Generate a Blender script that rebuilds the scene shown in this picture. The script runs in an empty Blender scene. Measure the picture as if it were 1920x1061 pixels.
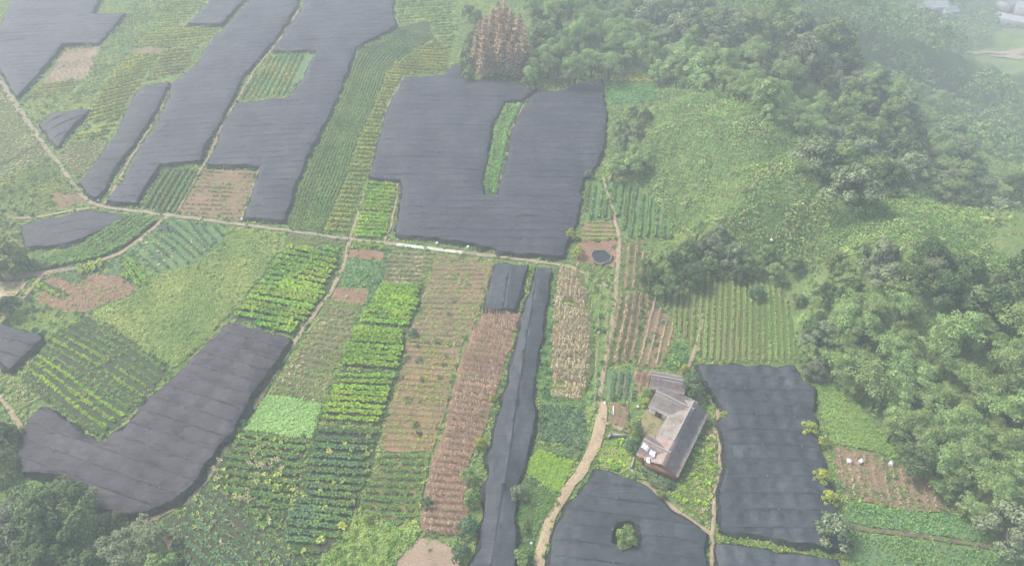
import bpy, math, random
import numpy as np
from mathutils import Vector, Matrix
from mathutils.geometry import delaunay_2d_cdt

random.seed(7)
RNG = np.random.default_rng(11)
SC = bpy.context.scene
COL = SC.collection
rad = math.radians

# ------------------------------------------------------------------ camera
CAM_H, PITCH, FPX = 80.0, rad(45.0), 1280.0      # metres up, degrees below the horizon, focal length in photo pixels
cam = bpy.data.cameras.new('camera')
cam.sensor_width, cam.lens, cam.sensor_fit = 36.0, 24.0, 'HORIZONTAL'
cam.clip_start, cam.clip_end = 0.5, 6000.0
cam_ob = bpy.data.objects.new('camera', cam)
cam_ob.location = (0, 0, CAM_H)
cam_ob.rotation_euler = (math.pi / 2 - PITCH, 0, 0)
COL.objects.link(cam_ob)
SC.camera = cam_ob

# ------------------------------------------------------------------ sky, sun, exposure
SUN_EL, SUN_AZ = rad(52), rad(-62)               # soft sun behind cloud, from the upper left of the view
world = bpy.data.worlds.new('World')
SC.world = world
world.use_nodes = True
wn = world.node_tree
bg = wn.nodes['Background']
sky = wn.nodes.new('ShaderNodeTexSky')
sky.sky_type = 'NISHITA'
sky.sun_disc = False
sky.sun_elevation, sky.sun_rotation = SUN_EL, SUN_AZ
sky.air_density, sky.dust_density, sky.ozone_density = 1.0, 4.0, 0.9
wn.links.new(sky.outputs[0], bg.inputs[0])
bg.inputs[1].default_value = 0.088
sun = bpy.data.lights.new('sun', 'SUN')
sun.energy, sun.angle, sun.color = 1.5, rad(14), (1.0, 0.97, 0.93)
sun_ob = bpy.data.objects.new('sun', sun)
d_sun = Vector((math.sin(SUN_AZ) * math.cos(SUN_EL), math.cos(SUN_AZ) * math.cos(SUN_EL), math.sin(SUN_EL)))
sun_ob.rotation_euler = d_sun.to_track_quat('Z', 'Y').to_euler()
sun_ob.location = d_sun * 300
COL.objects.link(sun_ob)
vs = SC.view_settings
vs.view_transform, vs.look, vs.gamma = 'Standard', 'None', 1.0
vs.use_curve_mapping = False
vs.exposure = 1.40
SC.cycles.volume_bounces = 1
SC.cycles.max_bounces = 6
SC.cycles.use_denoising = True

# ------------------------------------------------------------------ small maths
def wav(x, y, s, seed):
    """smooth noise about -1..1 with features of about s metres"""
    r = np.random.default_rng(seed)
    o = 0
    for k in range(6):
        a, ph, f = r.uniform(0, 6.283), r.uniform(0, 6.283), r.uniform(.6, 1.7) * 6.283 / (2.2 * s)
        o = o + np.sin((x * math.cos(a) + y * math.sin(a)) * f + ph)
    return o / 3.4

def inside(P, poly):
    P = np.asarray(P, float); poly = np.asarray(poly, float)
    x, y = P[:, 0], P[:, 1]
    r = np.zeros(len(P), bool)
    x0, y0 = poly[-1]
    for x1, y1 in poly:
        c = (y1 > y) != (y0 > y)
        with np.errstate(divide='ignore', invalid='ignore'):
            r ^= c & (x < (x0 - x1) * (y - y1) / (y0 - y1 + 1e-12) + x1)
        x0, y0 = x1, y1
    return r

def seg_dist(P, line):
    P = np.asarray(P, float); d = np.full(len(P), 1e9)
    for a, b in zip(line[:-1], line[1:]):
        a, b = np.asarray(a), np.asarray(b); v = b - a
        t = np.clip(((P - a) @ v) / (v @ v + 1e-9), 0, 1)
        d = np.minimum(d, np.linalg.norm(P - (a + t[:, None] * v), axis=1))
    return d

def ray_dir(p):
    """direction of the camera ray that the survey point p = (column, row) of the photograph lies on"""
    p = np.asarray(p, float).reshape(-1, 2)
    u, v = (p[:, 0] - 960) / FPX, -(p[:, 1] - 530.5) / FPX
    c, s = math.cos(PITCH), math.sin(PITCH)
    return np.stack([u, c + v * s, -s + v * c], 1)

def plane_pt(p, z):
    d = ray_dir(p); z = np.asarray(z, float)
    t = (CAM_H - z) / -d[:, 2]
    return np.stack([d[:, 0] * t, d[:, 1] * t], 1)

# ------------------------------------------------------------------ terrain heights (metres), surveyed points
FOOT = plane_pt([(850, -60), (858, 110), (890, 150), (1000, 162), (1135, 148), (1228, 150), (1232, 192), (1145, 205), (1140, 335), (1205, 345),
                 (1268, 420), (1250, 452), (1205, 452), (1212, 548), (1240, 556), (1290, 520), (1345, 510), (1470, 535),
                 (1500, 690), (1530, 718), (1610, 750), (1690, 862), (1790, 960), (1910, 1035), (2010, 1090), (2100, 1300)], 0)
FLAT = np.vstack([FOOT, [(60, -200), (-500, -200), (-500, 500), FOOT[0] + (0, 300)]])
CTRL = np.array([(1170, 200, 1), (1250, 200, 7.5), (1350, 190, 13.5), (1460, 220, 19), (1500, 300, 19), (1300, 300, 9), (1400, 350, 12),
    (1230, 330, 2.5), (1330, 420, 6), (1450, 430, 9), (1540, 390, 15), (1480, 500, 6), (1640, 388, 15), (1668, 356, 21), (1740, 352, 25), (1600, 385, 1), (1590, 430, 2), (1572, 468, 2), (1640, 432, 11), (1700, 400, 22), (1600, 340, -5),
    (1700, 340, 25), (1770, 400, 21), (1860, 480, 16.5), (1700, 470, 13.5), (1600, 520, 5), (1700, 600, 5), (1800, 700, 6),
    (1900, 600, 9), (1850, 850, 4), (1700, 750, 3), (1600, 650, 2.5), (1920, 950, 5), (1250, 480, 1.5), (1300, 120, 3), (1500, 150, -1),
    (1560, 270, -4), (1700, 250, -24), (1800, 280, -42), (1850, 380, -14), (1700, 100, -72), (1900, 100, -100), (1900, 300, -56), (1000, 60, 2), (1200, 60, -6),
    (1500, 20, -58), (1920, 0, -112), (900, 0, 1), (2100, 300, -66), (2100, 700, 7), (1700, -100, -96), (1200, -100, -24)], float)
CXY = np.concatenate([plane_pt(c[:2], c[2]) for c in CTRL])
GX, GY = np.arange(-260, 441, 2.5), np.arange(-40, 581, 2.5)
gx, gy = np.meshgrid(GX, GY)
gp = np.stack([gx.ravel(), gy.ravel()], 1)
d2 = ((gp[:, None, :] - CXY[None]) ** 2).sum(2)
w = np.exp(-d2 / (2 * 10.5 ** 2)) + 2.0 / (d2 + 400) ** 1.5
gz = (w * CTRL[:, 2]).sum(1) / w.sum(1)
ou = ~inside(gp, FLAT)
ds = np.clip(seg_dist(gp, FOOT) / 14.0, 0, 1)
gz = gz * ou * ds * ds * (3 - 2 * ds)
gz = gz + ou * ds * (1.1 * wav(gp[:, 0], gp[:, 1], 11, 5) + 0.35 * wav(gp[:, 0], gp[:, 1], 4, 6))
GZ = gz.reshape(gx.shape)

def hz(x, y):
    x, y = np.asarray(x, float), np.asarray(y, float)
    fx = np.clip((x - GX[0]) / 2.5, 0, len(GX) - 1.001); fy = np.clip((y - GY[0]) / 2.5, 0, len(GY) - 1.001)
    i, j = fx.astype(int), fy.astype(int); a, b = fx - i, fy - j
    return (GZ[j, i] * (1 - a) * (1 - b) + GZ[j, i + 1] * a * (1 - b) + GZ[j + 1, i] * (1 - a) * b + GZ[j + 1, i + 1] * a * b)

def S(p, h=0.0):
    """survey: photograph points -> metres on the terrain (h metres above it)"""
    d = ray_dir(p)
    t = np.arange(40, 640, 1.0)
    X, Y, Z = d[:, :1] * t, d[:, 1:2] * t, CAM_H + d[:, 2:] * t
    f = Z - hz(X, Y) - h
    k = np.argmax(f < 0, axis=1); k = np.where(f[:, -1] >= 0, len(t) - 1, np.maximum(k, 1))
    r = np.arange(len(d)); f0, f1 = f[r, k - 1], f[r, k]
    tt = t[k - 1] + np.clip(f0 / (f0 - f1 + 1e-9), 0, 1)
    return np.stack([d[:, 0] * tt, d[:, 1] * tt], 1)

def mpp(p, h=0.0):
    """metres that one photograph pixel spans at survey point p"""
    q = S([p], h)[0]; z = float(hz(q[0], q[1])) + h
    return ((q[1]) * math.cos(PITCH) + (CAM_H - z) * math.sin(PITCH)) / FPX

# ------------------------------------------------------------------ mesh and object helpers
def mesh_np(name, V, F, mats, tint=None, mi=None, smooth=False):
    V = np.ascontiguousarray(V, np.float32); F = np.ascontiguousarray(F, np.int32)
    k = F.shape[1]
    me = bpy.data.meshes.new(name)
    me.vertices.add(len(V)); me.vertices.foreach_set('co', V.ravel())
    me.loops.add(F.size); me.loops.foreach_set('vertex_index', F.ravel())
    me.polygons.add(len(F)); me.polygons.foreach_set('loop_start', np.arange(0, F.size, k, dtype=np.int32))
    if mi is not None: me.polygons.foreach_set('material_index', np.ascontiguousarray(mi, np.int32))
    if smooth: me.polygons.foreach_set('use_smooth', np.ones(len(F), bool))
    if tint is not None:
        at = me.attributes.new('tint', 'FLOAT', 'POINT'); at.data.foreach_set('value', np.ascontiguousarray(tint, np.float32))
    for m in (mats if isinstance(mats, (list, tuple)) else [mats]): me.materials.append(m)
    me.update(calc_edges=True)
    return me

def ob(name, me=None, parent=None, loc=(0, 0, 0), rz=0.0, sc=None, label=None, cat=None, group=None, kind=None):
    o = bpy.data.objects.new(name, me)
    COL.objects.link(o)
    o.location = loc; o.rotation_euler = (0, 0, rz)
    if sc is not None: o.scale = sc if hasattr(sc, '__len__') else (sc, sc, sc)
    if parent is not None: o.parent = parent
    for k, v in (('label', label), ('category', cat), ('group', group), ('kind', kind)):
        if v: o[k] = v
    return o

class MB:
    """collects triangles"""
    def __init__(s): s.V, s.F, s.M, s.T, s.n = [], [], [], [], 0
    def add(s, V, F, m=0, t=None):
        V = np.asarray(V, float).reshape(-1, 3); F = np.asarray(F, int)
        if F.shape[1] == 4: F = np.concatenate([F[:, [0, 1, 2]], F[:, [0, 2, 3]]])
        s.V.append(V); s.F.append(F + s.n); s.M.append(np.full(len(F), m)); s.n += len(V)
        s.T.append(np.full(len(V), .5) if t is None else np.broadcast_to(np.asarray(t, float), (len(V),)))
        return s
    def box(s, c, d, rz=0, m=0):
        x, y, z = np.array(d) / 2
        v = np.array([(-x, -y, -z), (x, -y, -z), (x, y, -z), (-x, y, -z), (-x, -y, z), (x, -y, z), (x, y, z), (-x, y, z)])
        ca, sa = math.cos(rz), math.sin(rz)
        v = np.stack([v[:, 0] * ca - v[:, 1] * sa, v[:, 0] * sa + v[:, 1] * ca, v[:, 2]], 1) + np.array(c)
        return s.add(v, [(0, 3, 2, 1), (4, 5, 6, 7), (0, 1, 5, 4), (1, 2, 6, 5), (2, 3, 7, 6), (3, 0, 4, 7)], m)
    def tube(s, pts, rs, n=6, m=0):
        pts = np.asarray(pts, float); k = len(pts)
        a = np.arange(n) * 2 * math.pi / n
        V = []
        for i in range(k):
            t = pts[min(i + 1, k - 1)] - pts[max(i - 1, 0)]; t = t / (np.linalg.norm(t) + 1e-9)
            u = np.cross(t, (0, 0, 1) if abs(t[2]) < .9 else (1, 0, 0)); u /= np.linalg.norm(u); w_ = np.cross(t, u)
            V.append(pts[i] + rs[i] * (np.cos(a)[:, None] * u + np.sin(a)[:, None] * w_))
        V = np.concatenate(V); F = []
        for i in range(k - 1):
            for j in range(n):
                F.append((i * n + j, i * n + (j + 1) % n, (i + 1) * n + (j + 1) % n, (i + 1) * n + j))
        s.add(V, F, m)
        c = len(V)
        return s.add(np.vstack([V[-n:], pts[-1]]), [(j, (j + 1) % n, n) for j in range(n)], m)
    def mesh(s, name, mats, smooth=False, off=None):
        V = np.concatenate(s.V)
        if off is not None: V = V - np.array(off)
        return mesh_np(name, V, np.concatenate(s.F), mats, np.concatenate(s.T), np.concatenate(s.M), smooth)

def densify(poly, step, jit=0.0, seed=0, closed=True, scale=3.0):
    poly = np.asarray(poly, float); out = []
    n = len(poly)
    for i in range(n if closed else n - 1):
        a, b = poly[i], poly[(i + 1) % n]
        k = max(1, int(np.linalg.norm(b - a) / step))
        for j in range(k): out.append(a + (b - a) * j / k)
    if not closed: out.append(poly[-1])
    out = np.array(out)
    if jit:
        out = out + jit * np.stack([wav(out[:, 0], out[:, 1], scale, seed + 1), wav(out[:, 0], out[:, 1], scale, seed + 2)], 1)
    return out

def cdt(outer, extra_pts=None, edges_extra=(), holes=()):
    vs_, es = [], []
    def ring(r):
        b = len(vs_)
        for p in r: vs_.append(Vector((float(p[0]), float(p[1]))))
        for i in range(len(r)): es.append((b + i, b + (i + 1) % len(r)))
    ring(outer)
    for h in holes: ring(h)
    for a, b in edges_extra:
        k = len(vs_); vs_.append(Vector(a)); vs_.append(Vector(b)); es.append((k, k + 1))
    if extra_pts is not None:
        for p in extra_pts: vs_.append(Vector((float(p[0]), float(p[1]))))
    r = delaunay_2d_cdt(vs_, es, [], 0, 1e-5)
    V = np.array([(v.x, v.y) for v in r[0]]); F = np.array([f for f in r[2] if len(f) == 3])
    c = V[F].mean(1)
    ok = inside(c, outer)
    for h in holes: ok &= ~inside(c, h)
    F = F[ok]
    a = V[F]; ar = (a[:, 1, 0] - a[:, 0, 0]) * (a[:, 2, 1] - a[:, 0, 1]) - (a[:, 1, 1] - a[:, 0, 1]) * (a[:, 2, 0] - a[:, 0, 0])
    F[ar < 0] = F[ar < 0][:, ::-1]
    return V, F[np.abs(ar) > 1e-7]

def grid_in(poly, step, jit=.25, seed=0):
    lo, hi = poly.min(0), poly.max(0)
    x, y = np.meshgrid(np.arange(lo[0] + step / 2, hi[0], step), np.arange(lo[1] + step / 2, hi[1], step))
    p = np.stack([x.ravel(), y.ravel()], 1)
    if len(p) == 0: return p
    p = p + np.random.default_rng(seed).uniform(-jit, jit, p.shape) * step
    return p[inside(p, poly)]

def shrink(poly, d):
    """move every vertex d metres to the inside (negative: outside)"""
    poly = np.asarray(poly, float)
    ar = np.sum(poly[:, 0] * np.roll(poly[:, 1], -1) - np.roll(poly[:, 0], -1) * poly[:, 1])
    e0 = poly - np.roll(poly, 1, 0); e1 = np.roll(poly, -1, 0) - poly
    n0 = np.stack([-e0[:, 1], e0[:, 0]], 1); n1 = np.stack([-e1[:, 1], e1[:, 0]], 1)
    n0 /= np.linalg.norm(n0, axis=1)[:, None] + 1e-9; n1 /= np.linalg.norm(n1, axis=1)[:, None] + 1e-9
    n = n0 + n1; n /= np.linalg.norm(n, axis=1)[:, None] + 1e-9
    return poly + n * d * (1 if ar > 0 else -1), -n * (1 if ar > 0 else -1)

# ------------------------------------------------------------------ materials
MAT = {}
def nodes(name):
    m = bpy.data.materials.new(name); m.use_nodes = True
    nt = m.node_tree; nt.nodes.clear()
    return m, nt, (lambda t, **k: _node(nt, t, k)), nt.links.new
def _node(nt, t, k):
    n = nt.nodes.new(t)
    for a, b in k.items():
        if a.startswith('i_'):
            key = a[2:]; n.inputs[int(key) if key.isdigit() else key.replace('_', ' ')].default_value = b
        else: setattr(n, a, b)
    return n
def c4(c): return (*c, 1.0)

def soil_mat(name, a, b, g=None, scale=.35, gamt=.0, rough=.95, bump=.5, fine=6.0):
    """two soil tones in patches, a fine grain and (gamt) a film of weeds of colour g"""
    m, nt, N, L = nodes(name)
    tc = N('ShaderNodeNewGeometry')
    n1 = N('ShaderNodeTexNoise', i_Scale=scale, i_Detail=6.0, i_Roughness=.62); n2 = N('ShaderNodeTexNoise', i_Scale=fine, i_Detail=3.0)
    n3 = N('ShaderNodeTexNoise', i_Scale=scale * 1.9, i_Detail=5.0, i_Roughness=.7)
    for n in (n1, n2, n3): L(tc.outputs['Position'], n.inputs['Vector'])
    r1 = N('ShaderNodeMapRange', i_1=.34, i_2=.66); L(n1.outputs[0], r1.inputs[0])
    mx = N('ShaderNodeMix', data_type='RGBA'); mx.inputs[6].default_value = c4(a); mx.inputs[7].default_value = c4(b)
    L(r1.outputs[0], mx.inputs[0]); out = mx.outputs[2]
    if g is not None:
        r3 = N('ShaderNodeMapRange', i_1=.62 - gamt * .45, i_2=.78 - gamt * .45); L(n3.outputs[0], r3.inputs[0])
        m2 = N('ShaderNodeMix', data_type='RGBA'); L(r3.outputs[0], m2.inputs[0]); L(out, m2.inputs[6]); m2.inputs[7].default_value = c4(g)
        out = m2.outputs[2]
    m3 = N('ShaderNodeMix', data_type='RGBA', blend_type='MULTIPLY'); m3.inputs[0].default_value = 1.0
    r2 = N('ShaderNodeMapRange', i_1=.3, i_2=.7, i_3=.72, i_4=1.25); L(n2.outputs[0], r2.inputs[0])
    L(out, m3.inputs[6]); L(r2.outputs[0], m3.inputs[7])
    b_ = N('ShaderNodeBump', i_Strength=bump, i_Distance=.2); L(n2.outputs[0], b_.inputs['Height'])
    p = N('ShaderNodeBsdfPrincipled', i_Roughness=rough); L(m3.outputs[2], p.inputs['Base Color']); L(b_.outputs[0], p.inputs['Normal'])
    p.inputs['Specular IOR Level'].default_value = .2
    o = N('ShaderNodeOutputMaterial'); L(p.outputs[0], o.inputs[0])
    MAT[name] = m
    return m

def leaf_mat(name, a, b, objvar=.16, trans=.25, islvar=.3):
    """leaf colour from a to b by the plant's own tint, varied leaf by leaf and plant by plant"""
    m, nt, N, L = nodes(name)
    at = N('ShaderNodeAttribute', attribute_name='tint')
    mx = N('ShaderNodeMix', data_type='RGBA'); mx.inputs[6].default_value = c4(a); mx.inputs[7].default_value = c4(b)
    L(at.outputs['Fac'], mx.inputs[0])
    g = N('ShaderNodeNewGeometry'); oi = N('ShaderNodeObjectInfo')
    r1 = N('ShaderNodeMapRange', i_3=1 - islvar, i_4=1 + islvar); L(g.outputs['Random Per Island'], r1.inputs[0])
    r2 = N('ShaderNodeMapRange', i_3=1 - objvar, i_4=1 + objvar); L(oi.outputs['Random'], r2.inputs[0])
    mu = N('ShaderNodeMath', operation='MULTIPLY'); L(r1.outputs[0], mu.inputs[0]); L(r2.outputs[0], mu.inputs[1])
    hs = N('ShaderNodeHueSaturation'); L(mx.outputs[2], hs.inputs['Color']); L(mu.outputs[0], hs.inputs['Value'])
    r4 = N('ShaderNodeMapRange', i_3=.5 - objvar * .07, i_4=.5 + objvar * .07); L(oi.outputs['Random'], r4.inputs[0]); L(r4.outputs[0], hs.inputs['Hue'])
    d = N('ShaderNodeBsdfPrincipled', i_Roughness=.65); L(hs.outputs[0], d.inputs['Base Color']); d.inputs['Specular IOR Level'].default_value = .25
    t = N('ShaderNodeBsdfTranslucent'); L(hs.outputs[0], t.inputs[0])
    ms = N('ShaderNodeMixShader'); ms.inputs[0].default_value = trans; L(d.outputs[0], ms.inputs[1]); L(t.outputs[0], ms.inputs[2])
    o = N('ShaderNodeOutputMaterial'); L(ms.outputs[0], o.inputs[0])
    MAT[name] = m
    return m

def plain_mat(name, a, b=None, scale=2.0, rough=.8, bump=.0, spec=.3, objvar=0.0):
    m, nt, N, L = nodes(name)
    tc = N('ShaderNodeNewGeometry'); n1 = N('ShaderNodeTexNoise', i_Scale=scale, i_Detail=6.0, i_Roughness=.65); L(tc.outputs['Position'], n1.inputs['Vector'])
    r1 = N('ShaderNodeMapRange', i_1=.35, i_2=.68); L(n1.outputs[0], r1.inputs[0])
    mx = N('ShaderNodeMix', data_type='RGBA'); mx.inputs[6].default_value = c4(a); mx.inputs[7].default_value = c4(b or a); L(r1.outputs[0], mx.inputs[0])
    out = mx.outputs[2]
    if objvar:
        oi = N('ShaderNodeObjectInfo'); r2 = N('ShaderNodeMapRange', i_3=1 - objvar, i_4=1 + objvar); L(oi.outputs['Random'], r2.inputs[0])
        m3 = N('ShaderNodeMix', data_type='RGBA', blend_type='MULTIPLY'); m3.inputs[0].default_value = 1.0; L(out, m3.inputs[6]); L(r2.outputs[0], m3.inputs[7]); out = m3.outputs[2]
    p = N('ShaderNodeBsdfPrincipled', i_Roughness=rough); p.inputs['Specular IOR Level'].default_value = spec; L(out, p.inputs['Base Color'])
    if bump:
        b_ = N('ShaderNodeBump', i_Strength=bump, i_Distance=.1); L(n1.outputs[0], b_.inputs['Height']); L(b_.outputs[0], p.inputs['Normal'])
    o = N('ShaderNodeOutputMaterial'); L(p.outputs[0], o.inputs[0])
    MAT[name] = m
    return m

def net_mat(name, a, b, see=.10):
    """black shade netting, dusty in patches, wrinkled, a little see-through"""
    m, nt, N, L = nodes(name)
    tc = N('ShaderNodeNewGeometry'); oi = N('ShaderNodeObjectInfo')
    n1 = N('ShaderNodeTexNoise', i_Scale=.16, i_Detail=6.0, i_Roughness=.65); n2 = N('ShaderNodeTexNoise', i_Scale=1.3, i_Detail=4.0)
    n4 = N('ShaderNodeTexNoise', i_Scale=9.0, i_Detail=2.0)
    for n in (n1, n2, n4): L(tc.outputs['Position'], n.inputs['Vector'])
    r1 = N('ShaderNodeMapRange', i_1=.36, i_2=.66); L(n1.outputs[0], r1.inputs[0])
    mx = N('ShaderNodeMix', data_type='RGBA'); mx.inputs[6].default_value = c4(a); mx.inputs[7].default_value = c4(b); L(r1.outputs[0], mx.inputs[0])
    r2 = N('ShaderNodeMapRange', i_3=.9, i_4=1.1); L(oi.outputs['Random'], r2.inputs[0])
    r3 = N('ShaderNodeMapRange', i_1=.3, i_2=.7, i_3=.78, i_4=1.24); L(n2.outputs[0], r3.inputs[0])
    r5 = N('ShaderNodeMapRange', i_1=.3, i_2=.7, i_3=.88, i_4=1.12); L(n4.outputs[0], r5.inputs[0])
    mu = N('ShaderNodeMath', operation='MULTIPLY'); L(r2.outputs[0], mu.inputs[0]); L(r3.outputs[0], mu.inputs[1])
    mv = N('ShaderNodeMath', operation='MULTIPLY'); L(mu.outputs[0], mv.inputs[0]); L(r5.outputs[0], mv.inputs[1])
    m3 = N('ShaderNodeMix', data_type='RGBA', blend_type='MULTIPLY'); m3.inputs[0].default_value = 1.0; L(mx.outputs[2], m3.inputs[6]); L(mv.outputs[0], m3.inputs[7])
    mp_ = N('ShaderNodeMapping'); mp_.inputs['Scale'].default_value = (.14, 4.2, 1.0); L(tc.outputs['Position'], mp_.inputs['Vector'])
    n6 = N('ShaderNodeTexNoise', i_Scale=1.0, i_Detail=4.0, i_Roughness=.6); L(mp_.outputs[0], n6.inputs['Vector'])
    r6 = N('ShaderNodeMapRange', i_1=.3, i_2=.7, i_3=.8, i_4=1.2); L(n6.outputs[0], r6.inputs[0])
    m4 = N('ShaderNodeMix', data_type='RGBA', blend_type='MULTIPLY'); m4.inputs[0].default_value = 1.0; L(m3.outputs[2], m4.inputs[6]); L(r6.outputs[0], m4.inputs[7]); m3 = m4
    ad = N('ShaderNodeMath', operation='ADD'); L(n2.outputs[0], ad.inputs[0]); L(n6.outputs[0], ad.inputs[1])
    b_ = N('ShaderNodeBump', i_Strength=.6, i_Distance=.25); L(ad.outputs[0], b_.inputs['Height'])
    p = N('ShaderNodeBsdfPrincipled', i_Roughness=.55); p.inputs['Specular IOR Level'].default_value = .35
    L(m3.outputs[2], p.inputs['Base Color']); L(b_.outputs[0], p.inputs['Normal'])
    t = N('ShaderNodeBsdfTransparent'); ms = N('ShaderNodeMixShader'); ms.inputs[0].default_value = see
    L(p.outputs[0], ms.inputs[1]); L(t.outputs[0], ms.inputs[2])
    o = N('ShaderNodeOutputMaterial'); L(ms.outputs[0], o.inputs[0])
    MAT[name] = m
    return m

GRASS = (.13, .19, .05)
soil_mat('ground', (.10, .165, .05), (.17, .235, .075), (.19, .18, .09), .16, .15, bump=1.0, fine=2.6)
soil_mat('soil', (.28, .185, .115), (.20, .14, .088), GRASS, .3, .25)
soil_mat('soil_red', (.29, .17, .11), (.22, .135, .092), GRASS, .3, .1)
soil_mat('soil_dark', (.085, .075, .055), (.055, .055, .04), (.06, .095, .03), .35, .5)
soil_mat('soil_weedy', (.19, .14, .085), (.13, .12, .06), (.11, .155, .04), .35, .75)
soil_mat('soil_pale', (.36, .27, .19), (.29, .21, .15), GRASS, .4, .12)
soil_mat('turf', (0.112, 0.188, 0.045), (0.173, 0.240, 0.060), (0.225, 0.262, 0.075), .3, .5)
soil_mat('turf_light', (.17, .31, .08), (.22, .37, .10), (.2, .32, .08), .3, .3)
soil_mat('turf_blue', (0.090, 0.173, 0.083), (0.128, 0.210, 0.098), (0.150, 0.225, 0.075), .3, .4)
soil_mat('earth_path', (.37, .285, .195), (.30, .225, .15), (.15, .15, .06), .5, .12, bump=.15)
soil_mat('dirt_road', (.43, .335, .215), (.35, .265, .165), (.2, .185, .08), .35, .06, bump=.12)
soil_mat('concrete_road', (.36, .30, .225), (.27, .225, .165), (.17, .17, .085), .3, .22, bump=.15)
soil_mat('mud', (.17, .14, .09), (.12, .10, .07), GRASS, .5, .3)
leaf_mat('leaf_lime', (.13, .33, .02), (.36, .52, .035))
leaf_mat('leaf_green', (.085, .19, .04), (.18, .31, .065))
leaf_mat('leaf_light', (.17, .36, .09), (.32, .50, .15))
leaf_mat('leaf_blue', (.08, .17, .075), (.17, .27, .125))
leaf_mat('leaf_weed', (.18, .32, .07), (.46, .53, .14))
leaf_mat('leaf_yellow', (0.240, 0.344, 0.056), (0.576, 0.560, 0.096))
leaf_mat('leaf_olive', (.20, .25, .10), (.38, .36, .18))
leaf_mat('leaf_dry', (.42, .31, .20), (.80, .66, .46))
leaf_mat('leaf_dryred', (.33, .22, .145), (.64, .48, .34))
leaf_mat('leaf_tree', (.115, .20, .06), (.30, .39, .125), trans=.18)
leaf_mat('leaf_treedark', (.05, .095, .028), (.13, .19, .06), trans=.1)
leaf_mat('leaf_treepale', (.15, .205, .105), (.30, .355, .185), trans=.18)
leaf_mat('leaf_bamboo', (.18, .315, .095), (.45, .56, .21), trans=.2)
leaf_mat('leaf_scrub', (.13, .25, .07), (.40, .48, .15))
leaf_mat('leaf_rust', (.40, .29, .165), (.57, .43, .25))
plain_mat('bark', (.09, .07, .05), (.14, .11, .08), 4, .9)
plain_mat('culm', (.16, .17, .06), (.10, .12, .045), 4, .7)
net_mat('net_dust', (.032, .036, .050), (.057, .059, .074))
net_mat('net_purple', (.031, .026, .036), (.058, .050, .064))
net_mat('net_dark', (.036, .045, .055), (.060, .070, .082))
net_mat('net_mid', (.030, .032, .042), (.045, .046, .058))
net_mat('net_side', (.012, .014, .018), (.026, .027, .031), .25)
# ------------------------------------------------------------------ ground sheet to the horizon
def ground():
    xs = np.concatenate([[-1400, -900, -600, -400, -320], GX, [480, 560, 720, 1000, 1400]])
    ys = np.concatenate([[-900, -500, -250, -120, -70], GY, [620, 700, 880, 1200, 1500]])
    x, y = np.meshgrid(xs, ys)
    z = hz(x, y)
    V = np.stack([x.ravel(), y.ravel(), z.ravel()], 1)
    n = len(xs); i, j = np.meshgrid(np.arange(n - 1), np.arange(len(ys) - 1))
    a = (j * n + i).ravel()
    F = np.stack([a, a + 1, a + n + 1, a + n], 1)
    # cut the pond pits out of the sheet
    c = V[F].mean(1)[:, :2]
    keep = np.ones(len(F), bool)
    for q, r in PITS: keep &= np.linalg.norm(c - q, axis=1) > r
    ob('ground', mesh_np('ground', V, F[keep], MAT['ground'], smooth=True), kind='structure')

POND_C = S([(1127, 484)])[0]
POND_R = 1.6
PITS = []
ground()

LAYER = [0.02]
def lay(d=.002):
    LAYER[0] += d
    return LAYER[0]

def sheet(poly, zoff, step=None, holes=()):
    V, F = cdt(poly, grid_in(poly, step) if step else None, holes=holes)
    z = hz(V[:, 0], V[:, 1])
    return np.column_stack([V, z + zoff]), F

PATHS_XY = []
EDGE_PTS = []        # plot margins, weeds grow there later

# ------------------------------------------------------------------ roads and paths
def path(name, pts, width, mat, label, dz=.20, step=1.2, jit=.12, seed=0):
    c = S(pts); wd = .74 * np.broadcast_to(np.asarray(width, float), (len(pts),))
    # smooth spline through the surveyed points
    t = np.concatenate([[0], np.cumsum(np.linalg.norm(np.diff(c, axis=0), axis=1))])
    tt = np.linspace(0, t[-1], max(3, int(t[-1] / step)))
    cx, cy, ww = np.interp(tt, t, c[:, 0]), np.interp(tt, t, c[:, 1]), np.interp(tt, t, wd)
    for _ in range(3):
        for a in (cx, cy): a[1:-1] = (a[:-2] + 2 * a[1:-1] + a[2:]) / 4
    P = np.stack([cx, cy], 1)
    T = np.gradient(P, axis=0); T /= np.linalg.norm(T, axis=1)[:, None] + 1e-9
    Nn = np.stack([-T[:, 1], T[:, 0]], 1)
    V = []
    for k, s in enumerate((-.5, -.22, .22, .5)):
        off = s * ww * (1 + (0.16 * wav(P[:, 0], P[:, 1], 1.6, seed + k) if abs(s) > .4 else 0)) + (jit * wav(P[:, 0], P[:, 1], 3, seed + 9) if abs(s) > .4 else 0)
        q = P + Nn * off[:, None]
        V.append(np.column_stack([q, hz(q[:, 0], q[:, 1]) + dz + (-.03 if abs(s) > .4 else .02)]))
    n = len(P); V = np.concatenate(V); F = []
    for k in range(3):
        a = np.arange(n - 1) + k * n
        F.append(np.stack([a, a + n, a + n + 1, a + 1], 1))
    o = ob(name, mesh_np(name, V, np.concatenate(F)[:, ::-1], MAT[mat], smooth=True), kind='structure', label=label)
    PATHS_XY.append((P, float(ww.max())))
    for s in (-.55, .55):
        q = P + Nn * (ww * s)[:, None]
        EDGE_PTS.append(densify(q, .45, .2, seed, closed=False))
    return o

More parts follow.
